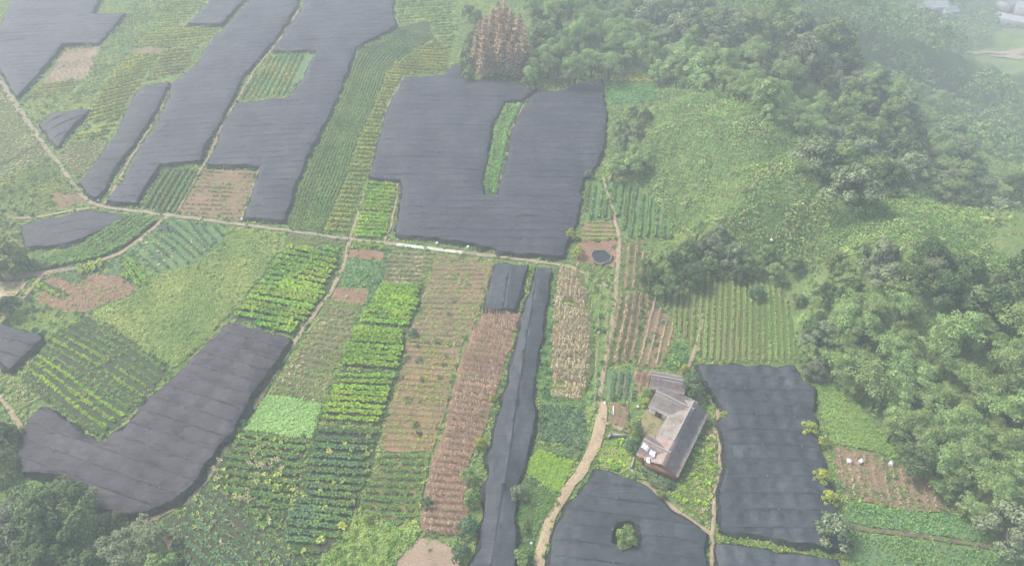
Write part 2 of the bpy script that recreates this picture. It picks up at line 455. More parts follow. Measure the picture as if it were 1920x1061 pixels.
path('road', [(-60, 55), (0, 148), (30, 196), (75, 262), (125, 328), (160, 376), (190, 389), (320, 405), (440, 420), (540, 434), (655, 449), (740, 459),
              (860, 474), (1000, 490), (1062, 499)], [1.5, 1.5, 1.4, 1.2, 1.0, 1.0, 1.0, 1.05, 1.0, .95, .95, 1.1, 1.1, .9, .7], 'concrete_road',
     'pale concrete farm road crossing the fields from side to side', .20, seed=1)
soil_mat('concrete_pale', (.62, .58, .52), (.50, .46, .40), (.3, .27, .2), .4, .1, bump=.1)
path('road', [(744, 459.5), (800, 466.5), (866, 474.5)], [1.0, 1.1, .9], 'concrete_pale', 'whiter concrete stretch of the farm road below the largest net', .235, seed=31)
path('path', [(1058, 498), (1090, 508), (1120, 525), (1153, 547)], .9, 'earth_path', 'earth path from the road end to the fork by the maize', .21, seed=2)
path('path', [(1131, 335), (1142, 372), (1155, 418), (1162, 450), (1158, 500), (1154, 547), (1150, 600), (1140, 660), (1128, 720), (1124, 765)], [.7, .8, .8, 1, 1, 1, .9, .9, .9, 1.1], 'earth_path', 'earth footpath running down past the round pond to the farmyard', .215, seed=3)
path('dirt_track', [(1130, 752), (1131, 790), (1112, 845), (1085, 890), (1052, 937), (1027, 980), (1014, 1020), (1009, 1061), (1005, 1120)], [1.3, 2.2, 1.9, 1.65, 1.6, 1.55, 1.55, 1.6, 1.6], 'dirt_road', 'tan dirt track curving down from the farmhouse', .22, seed=4)
path('path', [(1131, 792), (1160, 814), (1185, 812)], .6, 'earth_path', 'short earth path from the track to the farmhouse', .225, seed=5)
path('dirt_track', [(318, 405), (278, 438), (232, 474), (172, 497), (80, 514), (0, 524), (-60, 528)], [1.2, 1.1, 1.1, 1.2, 1.5, 2.0, 2.2], 'earth_path', 'narrow earth track leaving the road towards the tan pond', .21, seed=6)
path('path', [(82, 514), (62, 540), (38, 568), (0, 606), (-40, 640)], 1.0, 'earth_path', 'earth path past the tan pond', .215, seed=7)
path('path', [(-30, 390), (0, 400), (22, 411), (66, 410), (130, 396), (185, 389)], .9, 'earth_path', 'thin earth path along the top of the shade net', .205, seed=8)
path('path', [(656, 452), (648, 490), (634, 528), (614, 556), (590, 590), (560, 632), (528, 682), (498, 732), (470, 774), (441, 815), (416, 856), (396, 892), (372, 926), (352, 944), (310, 965), (272, 977)], [.9, .9, 1.0, .9, .9, .9, .9, .9, .9, .9, .9, .9, 1.0, .9, .9, .9], 'earth_path', 'long earth path between the purple-grey shade net and the crop plots', .212, seed=9)
path('path', [(262, 975), (296, 984), (314, 1004), (325, 1035)], 1.0, 'earth_path', 'hooked earth path end beside the pale tree', .218, seed=10)
path('path', [(1205, 905), (1226, 921), (1250, 945), (1284, 972), (1312, 992), (1334, 1002)], .85, 'earth_path', 'earth path along the edge of the net with the hole', .221, seed=11)
path('path', [(1334, 998), (1335, 1030), (1335, 1061), (1335, 1110)], .75, 'earth_path', 'earth path between the two nets at the bottom', .226, seed=12)
path('path', [(0, 742), (14, 766), (30, 792), (40, 800)], .9, 'earth_path', 'earth path beside the dark tree at the edge', .211, seed=13)
path('path', [(316, 158), (310, 188), (291, 225), (250, 290), (222, 342), (199, 383)], .9, 'earth_path', 'pale earth path in the gap between two long nets', .203, seed=14)
path('path', [(560, 20), (527, 70), (508, 98), (478, 132), (446, 188), (420, 226), (396, 290), (376, 318), (330, 402)], .7, 'earth_path', 'brown earth path between the central net strips', .204, seed=15)
path('path', [(70, 268), (40, 290), (0, 310)], .5, 'mud', 'dark ditch line across the pale weedy plot', .2, seed=16)
path('path', [(487, 316), (470, 368), (453, 416)], .5, 'earth_path', 'thin path beside the brown plot', .206, seed=17)
path('path', [(759, 145), (728, 200), (708, 285), (692, 335), (676, 390), (657, 446)], .7, 'soil_pale', 'brown edge path left of the large net', .207, seed=18)
path('path', [(746, 345), (744, 380), (735, 420), (722, 456)], .6, 'earth_path', 'thin path between the small plot and the large net', .208, seed=19)
path('path', [(985, 195), (960, 244), (953, 288), (938, 342)], .8, 'soil_pale', 'brown strip along the green wedge plot', .209, seed=20)
path('path', [(1290, 690), (1300, 668), (1308, 640), (1318, 590)], .8, 'earth_path', 'reddish earth path above the right-hand net', .227, seed=21)
path('path', [(1345, 770), (1352, 860), (1340, 930), (1335, 1000)], .7, 'earth_path', 'earth path between farmhouse garden and net', .223, seed=22)
path('road', [(1808, 101), (1850, 99), (1890, 99), (1935, 92)], 4.2, 'concrete_road', 'pale road far off in the mist', .5, seed=23)
path('road', [(1856, 105), (1890, 105), (1935, 106)], 2.8, 'concrete_road', 'second pale line of road far off in the mist', .52, seed=24)
path('path', [(1590, 988), (1700, 1003), (1800, 1016), (1900, 1032)], 0.75, 'mud', 'dark muddy lane between the two green plots', .21, seed=25)

# ------------------------------------------------------------------ ponds
def pond(c, r, label, water, depth=.9, rim=True):
    root = ob('pond', None, loc=(c[0], c[1], 0), label=label, cat='pond')
    a = np.linspace(0, 2 * math.pi, 41)[:-1]
    irr = 1 + .045 * np.sin(3 * a + 1) + .03 * np.sin(7 * a)
    ring = lambda rr, z: np.column_stack([np.cos(a) * rr * irr, np.sin(a) * rr * irr, np.full(40, z) + (.1 * np.sin(5 * a + 2) + .07 * np.sin(11 * a) if z > .35 else 0)])
    b = MB()
    prof = [(r + .30, .0), (r + .26, .46), (r + .05, .50), (r, .46), (r - .02, .25)]
    V = np.concatenate([ring(rr * (1 + .0), z) for rr, z in prof])
    F = [(k * 40 + j, k * 40 + (j + 1) % 40, (k + 1) * 40 + (j + 1) % 40, (k + 1) * 40 + j) for k in range(len(prof) - 1) for j in range(40)]
    b.add(V, F); ob('rim', b.mesh('rim', MAT['stone'], True), root)
    w_ = MB(); w_.add(np.vstack([ring(r - .01, .31), (0, 0, .31)]), [(j, (j + 1) % 40, 40) for j in range(40)])
    ob('water', w_.mesh('water', MAT[water]), root)
    return root
plain_mat('stone', (.26, .21, .16), (.13, .115, .085), 2.2, .9, .6)
plain_mat('water_dark', (.02, .03, .03), (.03, .042, .04), .5, .15, 0, .5)
plain_mat('water_mud', (.42, .32, .2), (.36, .27, .17), .2, .25, 0, .4)
pond(POND_C, POND_R, 'small round dark pond with a stone rim by the footpath', 'water_dark')
mp = densify(S([(-60, 528), (20, 530), (52, 530), (46, 540), (30, 556), (0, 562), (-60, 562)]), .8, .12, 3)
V_, F_ = sheet(mp, .20)
o = ob('pond', mesh_np('pond', V_, F_, MAT['water_mud']), label='tan muddy pond cut by the picture edge', cat='pond')

plain_mat('stake', (.42, .36, .28), (.3, .25, .18), 3, .85)
NETPOLY, PLOTPOLY, PATHLINE = [], [], []
# ------------------------------------------------------------------ shade nets
def net(poly_px, label, dirpx, sw, mat='net_dust', h=1.9, sag=.30, holes_px=(), seed=0, posts=0, cross=4.0, tilt=0.0, cs=.04, dip=0.0):
    px = np.asarray(poly_px, float)
    # outward normals in the photograph tell which sides face the camera (their foot is what one sees)
    _, nimg = shrink(px * [1, -1], .1)
    near = np.clip((1 - nimg[:, 1]) / 2, 0, 1)                 # nimg y up: -1 faces the camera
    base0, roof0 = S(px, 0), S(px, h)
    _, no = shrink(base0, .1)
    roof = near[:, None] * (base0 - .55 * no) + (1 - near)[:, None] * roof0
    outer = densify(roof, .55, .20, seed * 7 + 3, scale=2.2); NETPOLY.append(outer)
    holes = []
    for hp in holes_px: holes.append(densify(S(hp, h), .8, .12, seed + 50))
    d = S([dirpx[1]])[0] - S([dirpx[0]])[0]; d /= np.linalg.norm(d); n = np.array([-d[1], d[0]])
    s_, t_ = outer @ d, outer @ n
    t0, t1 = t_.min(), t_.max(); ns = max(1, int(round((t1 - t0) / sw))); w_ = (t1 - t0) / ns
    lines = []
    for k in range(1, ns):
        tt = t0 + k * w_
        lines.append((tuple(d * (s_.min() - 1) + n * tt), tuple(d * (s_.max() + 1) + n * tt)))
    pts = grid_in(outer, min(.9 if seed < 8 else .55, w_ / 3.6), .2, seed)
    V, F = cdt(outer, pts, lines, holes)
    def zr(x, y):
        t = (x * n[0] + y * n[1] - t0) / w_; u = t - np.floor(t)
        s = (x * d[0] + y * d[1]) / cross; v = s - np.floor(s)
        # cloth hangs from wires: sags between seams (unevenly) and a little between posts
        z = h - sag * (1.9 * u * (1 - u) * 2 + tilt * (u - .5)) * (1 + .35 * wav(x, y, 5, seed)) - cs * v * (1 - v) * 4 + .16 * wav(x, y, 7, seed + 4) + .05 * wav(x, y, 2.2, seed + 8)
        if dip:   # the cloth is pinned down where posts and ties hold it
            du = (u - .5) * w_; dv = (v - .5) * cross
            z = z - dip * np.exp(-(du * du + dv * dv) / .45) * (.7 + .6 * wav(x, y, 6, seed + 14))
        ed = seg_dist(np.stack([x, y], 1), np.vstack([outer[::2], outer[:1]]))
        for hh_ in holes: ed = np.minimum(ed, seg_dist(np.stack([x, y], 1), np.vstack([hh_, hh_[:1]])))
        z = z - .24 * h / 1.25 * np.exp(-ed / .55)      # edges hang
        return z + hz(x, y)
    z = zr(V[:, 0], V[:, 1])
    cen = np.append(roof.mean(0), 0.0)
    root = ob('shade_net', None, loc=cen, label=label, cat='shade net', group='black shade nets over the fields')
    V3 = np.column_stack([V, z]) - cen
    idx = np.clip(np.floor((V[F].mean(1) @ n - t0) / w_).astype(int), 0, ns - 1)
    for k in range(ns):
        f = F[idx == k]
        if not len(f): continue
        comp = np.arange(len(V))                     # a strip cut by a slit or a plot is two strips
        for _ in range(400):
            m_ = comp[f].min(1); new = comp.copy(); np.minimum.at(new, f.ravel(), np.repeat(m_, 3)); new = new[new]
            if (new == comp).all(): break
            comp = new
        for cid in np.unique(comp[f[:, 0]]):
            ff = f[comp[f[:, 0]] == cid]
            if len(ff) < 4: continue
            u, inv = np.unique(ff, return_inverse=True)
            ob('net_strip', mesh_np('net_strip', V3[u].copy(), inv.reshape(ff.shape), MAT[mat], smooth=True), root)
    # side netting from the roof edge to the ground, bulging
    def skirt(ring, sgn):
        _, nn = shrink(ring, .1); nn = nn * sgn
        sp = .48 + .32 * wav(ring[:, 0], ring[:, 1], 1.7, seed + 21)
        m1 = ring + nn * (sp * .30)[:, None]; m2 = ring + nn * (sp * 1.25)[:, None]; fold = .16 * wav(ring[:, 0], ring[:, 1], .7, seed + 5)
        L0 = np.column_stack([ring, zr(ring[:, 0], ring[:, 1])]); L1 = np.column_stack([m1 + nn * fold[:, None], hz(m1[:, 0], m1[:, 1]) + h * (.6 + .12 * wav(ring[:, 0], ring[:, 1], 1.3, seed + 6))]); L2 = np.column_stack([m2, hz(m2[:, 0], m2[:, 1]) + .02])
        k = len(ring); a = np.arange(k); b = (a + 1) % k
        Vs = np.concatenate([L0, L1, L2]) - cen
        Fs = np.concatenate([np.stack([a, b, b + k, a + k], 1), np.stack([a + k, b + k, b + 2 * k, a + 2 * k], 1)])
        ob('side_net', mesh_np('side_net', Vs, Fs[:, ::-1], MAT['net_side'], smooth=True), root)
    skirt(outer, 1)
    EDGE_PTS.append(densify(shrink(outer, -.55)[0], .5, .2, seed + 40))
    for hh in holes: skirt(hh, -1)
    # posts that hold the cloth up: their heads stand through it along the seams, and stakes along the sides
    pm = MB().tube([(0, 0, 0), (0, 0, 1.0)], [.055, .05], 6).mesh('post', MAT['stake'])
    kk = max(1, int(round(5.0 / w_)))
    P = []
    for k in range(kk, ns, kk):
        for s in np.arange(s_.min() + 2, s_.max(), 5.5): P.append(d * (s + RNG.normal(0, .25)) + n * (t0 + k * w_))
    P = np.array(P).reshape(-1, 2)
    if len(P):
        ok = inside(P, outer) & (seg_dist(P, np.vstack([outer[::2], outer[:1]])) > 1.2)
        for hh in holes: ok &= ~inside(P, hh)
        P = P[ok][:120]
    if len(P):
        for p, zt in zip(P, zr(P[:, 0], P[:, 1])):
            g0 = float(hz(p[0], p[1]))
            ob('post', pm, root, (p[0] - cen[0], p[1] - cen[1], g0), sc=(1, 1, zt - g0 + .13))
    if posts:
        dn = densify(shrink(roof, -.35)[0], posts, 0)
        for p in dn[:40]:
            ob('post', pm, root, (p[0] - cen[0], p[1] - cen[1], float(hz(p[0], p[1]))), sc=(1, 1, (h + .28) * random.uniform(.9, 1.08)))
    return root

NETS = [
 ([(32, -30), (196, -30), (190, 0), (173, 26), (234, 24), (204, 68), (190, 85), (122, 90), (80, 138), (36, 190), (0, 135), (-40, 75), (0, 50)], 'wide faint shade net in the misty far corner beside the road', ((0, 100), (150, 90)), 2.0, 'net_dust', 0),
 ([(73, 234), (98, 209), (168, 204), (140, 245), (108, 283)], 'small triangular shade net beside the straight road', ((80, 240), (160, 205)), 3.2, 'net_mid', 0),
 ([(268, 159), (316, 154), (308, 185), (290, 222), (252, 280), (218, 322), (200, 358), (184, 380), (163, 370), (148, 345), (183, 295), (217, 250), (245, 190)], 'narrow shade net strip ending in a rounded tip at the road', ((160, 345), (250, 345)), 3.2, 'net_mid', 0),
 ([(495, -30), (467, 0), (421, 51), (394, 78), (366, 119), (340, 142), (323, 153), (315, 190), (296, 226), (256, 288), (227, 340), (199, 381), (262, 389), (273, 360), (305, 316), (378, 308), (394, 268), (414, 234), (438, 190), (458, 149), (506, 92), (543, 44), (560, 7), (572, -30)], 'long shade net strip running from the road up to the top edge', ((300, 240), (420, 230)), 2.0, 'net_dust', 0),
 ([(402, -30), (394, 0), (351, 49), (419, 52), (464, 0), (488, -30)], 'far shade net patch above the yellow-green rows', ((360, 40), (430, 40)), 2.0, 'net_dust', 0),
 ([(582, -30), (573, 0), (563, 20), (532, 64), (511, 100), (594, 98), (573, 136), (543, 180), (444, 192), (419, 228), (397, 292), (387, 314), (487, 316), (475, 352), (456, 413), (538, 420), (546, 384), (553, 360), (584, 288), (621, 217), (640, 173), (660, 118), (670, 92), (715, 71), (745, 50), (737, 30), (738, -30)], 'broad shade net with a green crop plot cut into it', ((480, 240), (600, 235)), 2.0, 'net_dust', 3.0),
 ([(759, 143), (833, 139), (854, 115), (874, 139), (891, 149), (956, 153), (1006, 166), (979, 194), (947, 195), (945, 200), (925, 237), (915, 295), (905, 340), (906, 366), (935, 365), (939, 340), (952, 288), (959, 244), (984, 198), (1012, 166), (1045, 169), (1090, 153), (1130, 147), (1132, 176), (1139, 220), (1135, 251), (1132, 288), (1115, 326), (1096, 338), (1091, 377), (1084, 411), (1074, 440), (1060, 486), (1037, 489), (980, 484), (939, 481), (900, 468), (857, 461), (803, 453), (738, 445), (750, 384), (752, 350), (748, 345), (691, 340), (704, 288), (725, 204)], 'largest shade net in the middle with a green wedge slit', ((800, 300), (1000, 304)), 2.0, 'net_dust', 0),
 ([(930, 491), (989, 496), (981, 540), (969, 587), (906, 587), (918, 533)], 'small dark square net above the dry maize', ((930, 500), (915, 585)), 3.2, 'net_dark', 0),
 ([(1005, 497), (1036, 503), (1031, 554), (1024, 588), (1020, 632), (1011, 666), (1008, 701), (1003, 735), (1006, 782), (998, 837), (985, 877), (968, 918), (971, 952), (971, 1006), (969, 1061), (968, 1110), (862, 1110), (880, 1061), (896, 1017), (904, 966), (909, 905), (916, 854), (926, 803), (937, 762), (953, 701), (964, 655), (974, 615), (983, 574), (996, 540)], 'long thin dark net strip running down between the plots', ((1010, 520), (930, 1050)), 2.4, 'net_dark', 0),
 ([(428, 601), (546, 632), (542, 655), (511, 701), (491, 735), (467, 769), (450, 803), (428, 837), (398, 871), (370, 918), (348, 939), (305, 963), (271, 976), (204, 972), (166, 952), (140, 920), (110, 905), (41, 898), (31, 864), (37, 813), (51, 786), (81, 755), (139, 799), (180, 825), (193, 823), (231, 793), (282, 738), (329, 701), (373, 655)], 'large purple-grey hooked shade net sagging in broad bands', ((430, 640), (540, 672)), 2.2, 'net_purple', 0),
 ([(-50, 600), (0, 605), (40, 616), (83, 632), (62, 664), (24, 708), (0, 688), (-50, 660)], 'dark net corner cut by the picture edge below the tan pond', ((0, 640), (60, 655)), 2.2, 'net_mid', 0),
 ([(37, 420), (90, 408), (170, 391), (237, 404), (190, 438), (139, 462), (92, 470), (48, 470)], 'dark shade net below the thin path, beside the leafy curved rows', ((60, 440), (200, 415)), 3.4, 'net_mid', 0),
 ([(1309, 681), (1400, 682), (1490, 684), (1510, 712), (1524, 728), (1529, 776), (1546, 864), (1569, 938), (1589, 1040), (1484, 1028), (1416, 1014), (1343, 1001), (1349, 952), (1349, 905), (1358, 867), (1347, 789), (1357, 774), (1338, 752), (1322, 731)], 'large dark net right of the farmhouse, pieced from square panels', ((1350, 700), (1480, 703)), 2.3, 'net_dark', 0),
 ([(1344, 1016), (1450, 1031), (1570, 1048), (1582, 1075), (1584, 1110), (1340, 1110)], 'net at the bottom edge below the panelled dark net', ((1350, 1040), (1480, 1060)), 2.3, 'net_dark', 0),
 ([(1118, 876), (1183, 894), (1217, 911), (1237, 935), (1280, 969), (1325, 996), (1327, 1061), (1327, 1115), (1018, 1115), (1027, 1061), (1031, 1010), (1060, 952), (1082, 925)], 'dark net with a hole where a bush grows through', ((1060, 960), (1250, 985)), 2.0, 'net_dark', 0),
 ([(299, 424), (310, 420), (318, 432), (305, 438)], 'tiny black net patch beside the road fork', ((299, 424), (310, 420)), 1.5, 'net_mid', 0),
]
HOLES = {14: [[(1149, 993), (1156, 976), (1180, 972), (1200, 979), (1205, 1006), (1184, 1028), (1168, 1033), (1146, 1013)]]}
for i, (pl, lb, dr, sw, mt, po) in enumerate(NETS):
    net(pl, lb, dr, sw, mt, h={7: 1.35, 8: 1.3, 9: 1.75, 10: 1.7, 11: .9, 12: 1.25, 13: 1.25, 14: 1.3, 15: .6}.get(i, 1.2), holes_px=HOLES.get(i, ()), seed=i + 1, posts=po,
        sag=(.17 if i in (9, 10, 14) else .12 if i in (7, 8, 12, 13) else .11), tilt=(.5 if i in (9, 10, 14) else .15), cross=(2.4 if i in (12, 13) else 4.0), cs=(.12 if i in (12, 13) else .05), dip=(.27 if i in (9, 12, 13) else .10 if i in (7, 8, 14) else 0))
# ------------------------------------------------------------------ plant shapes
def leafquads(P, Nn, size, aspect, rng, droop=.25, curl=None):
    k = len(P)
    r = rng.normal(size=(k, 3)); t = np.cross(Nn, r); t /= np.linalg.norm(t, axis=1)[:, None] + 1e-9
    b = np.cross(Nn, t)
    size = np.broadcast_to(size, (k,))[:, None]
    V = np.stack([P - t * size * .5, P + b * size * aspect * .5 + Nn * size * .08, P + t * size * .5 - Nn * size * droop, P - b * size * aspect * .5 + Nn * size * .08], 1).reshape(-1, 3)
    a = np.arange(k) * 4
    return V, np.concatenate([np.stack([a, a + 1, a + 2], 1), np.stack([a, a + 2, a + 3], 1)])

def leafy(seed, n=8, r=.42, h=.5):
    """rosette of broad leaves arching outward"""
    g = np.random.default_rng(seed); V, F = [], []
    for i in range(n):
        a = i * 2.4 + g.uniform(-.3, .3); rr = r * g.uniform(.7, 1.15); hh = h * g.uniform(.55, 1.1); w_ = rr * .32
        c, s = math.cos(a), math.sin(a)
        q = [(0, 0, .08), (rr * .5 * c - w_ * s, rr * .5 * s + w_ * c, hh), (rr * .5 * c + w_ * s, rr * .5 * s - w_ * c, hh), (rr * c, rr * s, hh * .72)]
        V += q; k = i * 4; F += [(k, k + 2, k + 1), (k + 1, k + 2, k + 3)]
    return np.array(V), np.array(F)

def stalk(seed, h=1.7, n=6, r=.42):
    """maize stalk with long hanging leaves"""
    g = np.random.default_rng(seed)
    V = [(-.035, 0, 0), (.035, 0, 0), (.02, 0, h), (-.02, 0, h), (0, -.035, 0), (0, .035, 0), (0, .02, h), (0, -.02, h)]
    F = [(0, 1, 2), (0, 2, 3), (4, 5, 6), (4, 6, 7)]
    for i in range(n):
        a = g.uniform(0, 6.28); z = h * (.35 + .6 * i / n); rr = r * g.uniform(.7, 1.2); c, s = math.cos(a), math.sin(a); w_ = .07
        k = len(V)
        V += [(0, 0, z), (rr * .55 * c - w_ * s, rr * .55 * s + w_ * c, z + .22), (rr * .55 * c + w_ * s, rr * .55 * s - w_ * c, z + .22), (rr * c, rr * s, z - .2)]
        F += [(k, k + 2, k + 1), (k + 1, k + 2, k + 3)]
    return np.array(V), np.array(F)

def tuft(seed, n=9, r=.30, h=.20):
    """grass and weeds: narrow blades bending over"""
    g = np.random.default_rng(seed); V, F = [], []
    for i in range(n):
        a = g.uniform(0, 6.28); c, s = math.cos(a), math.sin(a); o = g.uniform(0, .8) * r; q = g.uniform(0, 6.28); w_ = .055; l = r * g.uniform(.5, 1.0); hh = h * g.uniform(.5, 1.3)
        bx, by = o * math.cos(q), o * math.sin(q); k = len(V)
        V += [(bx, by, 0.0), (bx + l * .6 * c - w_ * s, by + l * .6 * s + w_ * c, hh), (bx + l * .6 * c + w_ * s, by + l * .6 * s - w_ * c, hh), (bx + l * c, by + l * s, hh * .85)]
        F += [(k, k + 2, k + 1), (k + 1, k + 2, k + 3)]
    return np.array(V), np.array(F)

def clump(seed, n=22, r=.5, h=.6, leaf=.3):
    """low leafy cushion"""
    g = np.random.default_rng(seed)
    d = g.normal(size=(n, 3)); d[:, 2] = np.abs(d[:, 2]) + .1; d /= np.linalg.norm(d, axis=1)[:, None]
    P = d * np.array([r, r, h]) * g.uniform(.75, 1.08, (n, 1))
    Nn = d + g.normal(size=(n, 3)) * .35; Nn /= np.linalg.norm(Nn, axis=1)[:, None]
    return leafquads(P, Nn, leaf * g.uniform(.7, 1.3, n), .7, g)

TPL = {'leafy': [leafy(i) for i in range(4)], 'broad': [leafy(i + 9, 9, .44, .5) for i in range(4)], 'maize': [stalk(i) for i in range(5)],
       'stub': [stalk(i + 20, .9, 4, .3) for i in range(4)], 'tuft': [tuft(i) for i in range(4)], 'low': [leafy(i + 30, 6, .3, .2) for i in range(4)],
       'clump': [clump(i) for i in range(5)], 'bean': [clump(i + 40, 14, .3, .34, .24) for i in range(4)], 'shrub': [clump(i + 90, 46, .95, .95, .27) for i in range(5)], 'kudzu': [clump(i + 60, 14, .62, .5, .29) for i in range(5)]}

def scatter(tpl, P, rot, scl, tint):
    """many plants of one template list as one triangle soup"""
    ts = TPL[tpl]; pick = RNG.integers(0, len(ts), len(P)); VV, FF, TT, n = [], [], [], 0
    for k, (V0, F0) in enumerate(ts):
        m = pick == k; c = int(m.sum())
        if not c: continue
        ca, sa = np.cos(rot[m])[:, None], np.sin(rot[m])[:, None]; s = scl[m][:, None]
        x, y, z = V0[:, 0] * s, V0[:, 1] * s, V0[:, 2] * s
        V = np.stack([x * ca - y * sa + P[m][:, 0:1], x * sa + y * ca + P[m][:, 1:2], z + P[m][:, 2:3]], 2).reshape(-1, 3)
        F = (F0[None] + (np.arange(c) * len(V0))[:, None, None]).reshape(-1, 3) + n
        VV.append(V); FF.append(F); TT.append(np.repeat(tint[m], len(V0))); n += len(V)
    return np.concatenate(VV), np.concatenate(FF), np.concatenate(TT)

def to3(P, dz=0.0): return np.column_stack([P, hz(P[:, 0], P[:, 1]) + dz])

# ------------------------------------------------------------------ field plots
PLOTN = [0]
def plot(name, poly_px, label, soil, crops=(), edge=True, cat='crop field', jit=.22, step=None):
    PLOTN[0] += 1; seed = PLOTN[0] * 13
    poly = densify(S(poly_px), 1.0, jit, seed)
    PLOTPOLY.append(poly)
    zo = lay() + (.10 if step else 0)
    V, F = sheet(poly, zo, step)
    cen = np.array([*poly.mean(0), 0.0]); cen[2] = float(hz(cen[0], cen[1]))
    root = ob(name, mesh_np(name, V - cen, F, MAT[soil], smooth=True), loc=cen, label=label, cat=cat, kind='thing')
    if edge: EDGE_PTS.append(densify(poly, .5, .25, seed + 3, scale=.8))
    for c in crops:
        c = dict(c); kind = c.pop('k')
        (rows if kind == 'rows' else ruled if kind == 'ruled' else cover)(root, cen, poly, zo, seed, **c)
    return root

def row_mesh(root, cen, pts_list, zo, seed, tpl, mat, sc, ps, ridge, soil, gap, tlo, thi, name, wob, mix):
    """one planted row: earth ridge and its plants"""
    b = MB(); any_ = False
    for q in pts_list:
        if len(q) < 2: continue
        L = np.concatenate([[0], np.cumsum(np.linalg.norm(np.diff(q, axis=0), axis=1))])
        if L[-1] < .8: continue
        if ridge:
            k = max(2, int(L[-1] / 2.5)); tt = np.linspace(0, L[-1], k + 1)
            c = np.stack([np.interp(tt, L, q[:, 0]), np.interp(tt, L, q[:, 1])], 1)
            T = np.gradient(c, axis=0); T /= np.linalg.norm(T, axis=1)[:, None] + 1e-9; n = np.stack([-T[:, 1], T[:, 0]], 1)
            w_ = .30 + .05 * wav(c[:, 0], c[:, 1], 2, seed)[:, None]
            a3, b3, c3 = to3(c + n * w_, zo - .01), to3(c, zo + ridge), to3(c - n * w_, zo - .01)
            m = len(c); i = np.arange(m - 1)
            b.add(np.concatenate([a3, b3, c3]), np.concatenate([np.stack([i, i + m, i + m + 1, i + 1], 1), np.stack([i + m, i + 2 * m, i + 2 * m + 1, i + m + 1], 1)])[:, ::-1], 1)
        k = int(L[-1] / (ps * .66))
        if k < 1 or tpl is None: any_ = any_ or bool(ridge); continue
        tt = (np.arange(k) + .5 + RNG.uniform(-.25, .25, k)) * L[-1] / k
        P = np.stack([np.interp(tt, L, q[:, 0]), np.interp(tt, L, q[:, 1])], 1) + RNG.normal(0, wob, (k, 2))
        nz = wav(P[:, 0], P[:, 1], 4.5, seed + 31)
        keep = (RNG.random(k) > gap * .35) & (nz > -1.6 + gap * 1.7)
        P, nz = P[keep], nz[keep]
        if not len(P): continue
        tint = np.clip(tlo + (thi - tlo) * (.5 + .38 * wav(P[:, 0], P[:, 1], 6, seed + 77) + RNG.normal(0, .22, len(P))), 0, 1)
        s = .98 * sc * RNG.uniform(.72, 1.2, len(P)) * (1 + .14 * nz)
        r_ = RNG.uniform(0, 6.28, len(P))
        sel = np.zeros(len(P), int)
        if mix: sel = (wav(P[:, 0], P[:, 1], mix[2], seed + 55) + RNG.normal(0, .45, len(P)) > mix[3]).astype(int)
        for which, (tp, mi) in enumerate([(tpl, 0)] + ([(mix[0], 2)] if mix else [])):
            m = sel == which
            if m.any():
                V, F, T = scatter(tp, to3(P[m], zo + ridge * .7), r_[m], s[m], tint[m]); b.add(V, F, mi, T)
        any_ = True
    if any_ and b.n:
        mats = [MAT[mat], MAT[soil]] + ([MAT[mix[1]]] if mix else [])
        ob(name, b.mesh(name, mats, off=cen), root)

def rows(root, cen, poly, zo, seed, dir, sp, tpl='leafy', mat='leaf_green', sc=1.0, ps=.5, ridge=.12, soil='soil', gap=.15, t=(.1, .9), name='crop_row', wob=.05, mix=None, bend=.35, skip=()):
    d = S([dir[1]])[0] - S([dir[0]])[0]; d /= np.linalg.norm(d); n = np.array([-d[1], d[0]])
    s_, t_ = poly @ d, poly @ n
    cnt = int((t_.max() - t_.min()) / sp)
    for i in range(cnt):
        if i in skip: continue
        t0 = t_.min() + (i + .5) * sp + RNG.normal(0, sp * .05)
        xs = []
        for a in range(len(poly)):
            b = (a + 1) % len(poly)
            if (t_[a] > t0) != (t_[b] > t0): xs.append(s_[a] + (t0 - t_[a]) * (s_[b] - s_[a]) / (t_[b] - t_[a]))
        xs.sort(); segs = []
        for a, b in zip(xs[::2], xs[1::2]):
            if b - a < 1.4: continue
            ss = np.arange(a + .35, b - .25, .8)
            if len(ss) < 2: continue
            q = ss[:, None] * d + t0 * n
            segs.append(q + n * (bend * wav(q[:, 0], q[:, 1], 14, seed + 5) * min(1, sp))[:, None])
        if segs: row_mesh(root, cen, segs, zo, seed, tpl, mat, sc, ps, ridge, soil, gap, t[0], t[1], name, wob, mix)

def ruled(root, cen, poly, zo, seed, a, b, n, tpl='leafy', mat='leaf_green', sc=1.0, ps=.5, ridge=.12, soil='soil', gap=.15, t=(.1, .9), name='crop_row', wob=.05, mix=None):
    """rows that follow two surveyed curves"""
    def res(p):
        p = S(p); L = np.concatenate([[0], np.cumsum(np.linalg.norm(np.diff(p, axis=0), axis=1))]); tt = np.linspace(0, L[-1], 90)
        return np.stack([np.interp(tt, L, p[:, 0]), np.interp(tt, L, p[:, 1])], 1)
    A, B = res(a), res(b)
    for i in range(n):
        f = (i + .5) / n; q = A * (1 - f) + B * f
        ins = inside(q, poly); segs, cur = [], []
        for p, k in zip(q, ins):
            if k: cur.append(p)
            elif cur: segs.append(np.array(cur)); cur = []
        if cur: segs.append(np.array(cur))
        if segs: row_mesh(root, cen, segs, zo, seed, tpl, mat, sc, ps, ridge, soil, gap, t[0], t[1], name, wob, mix)

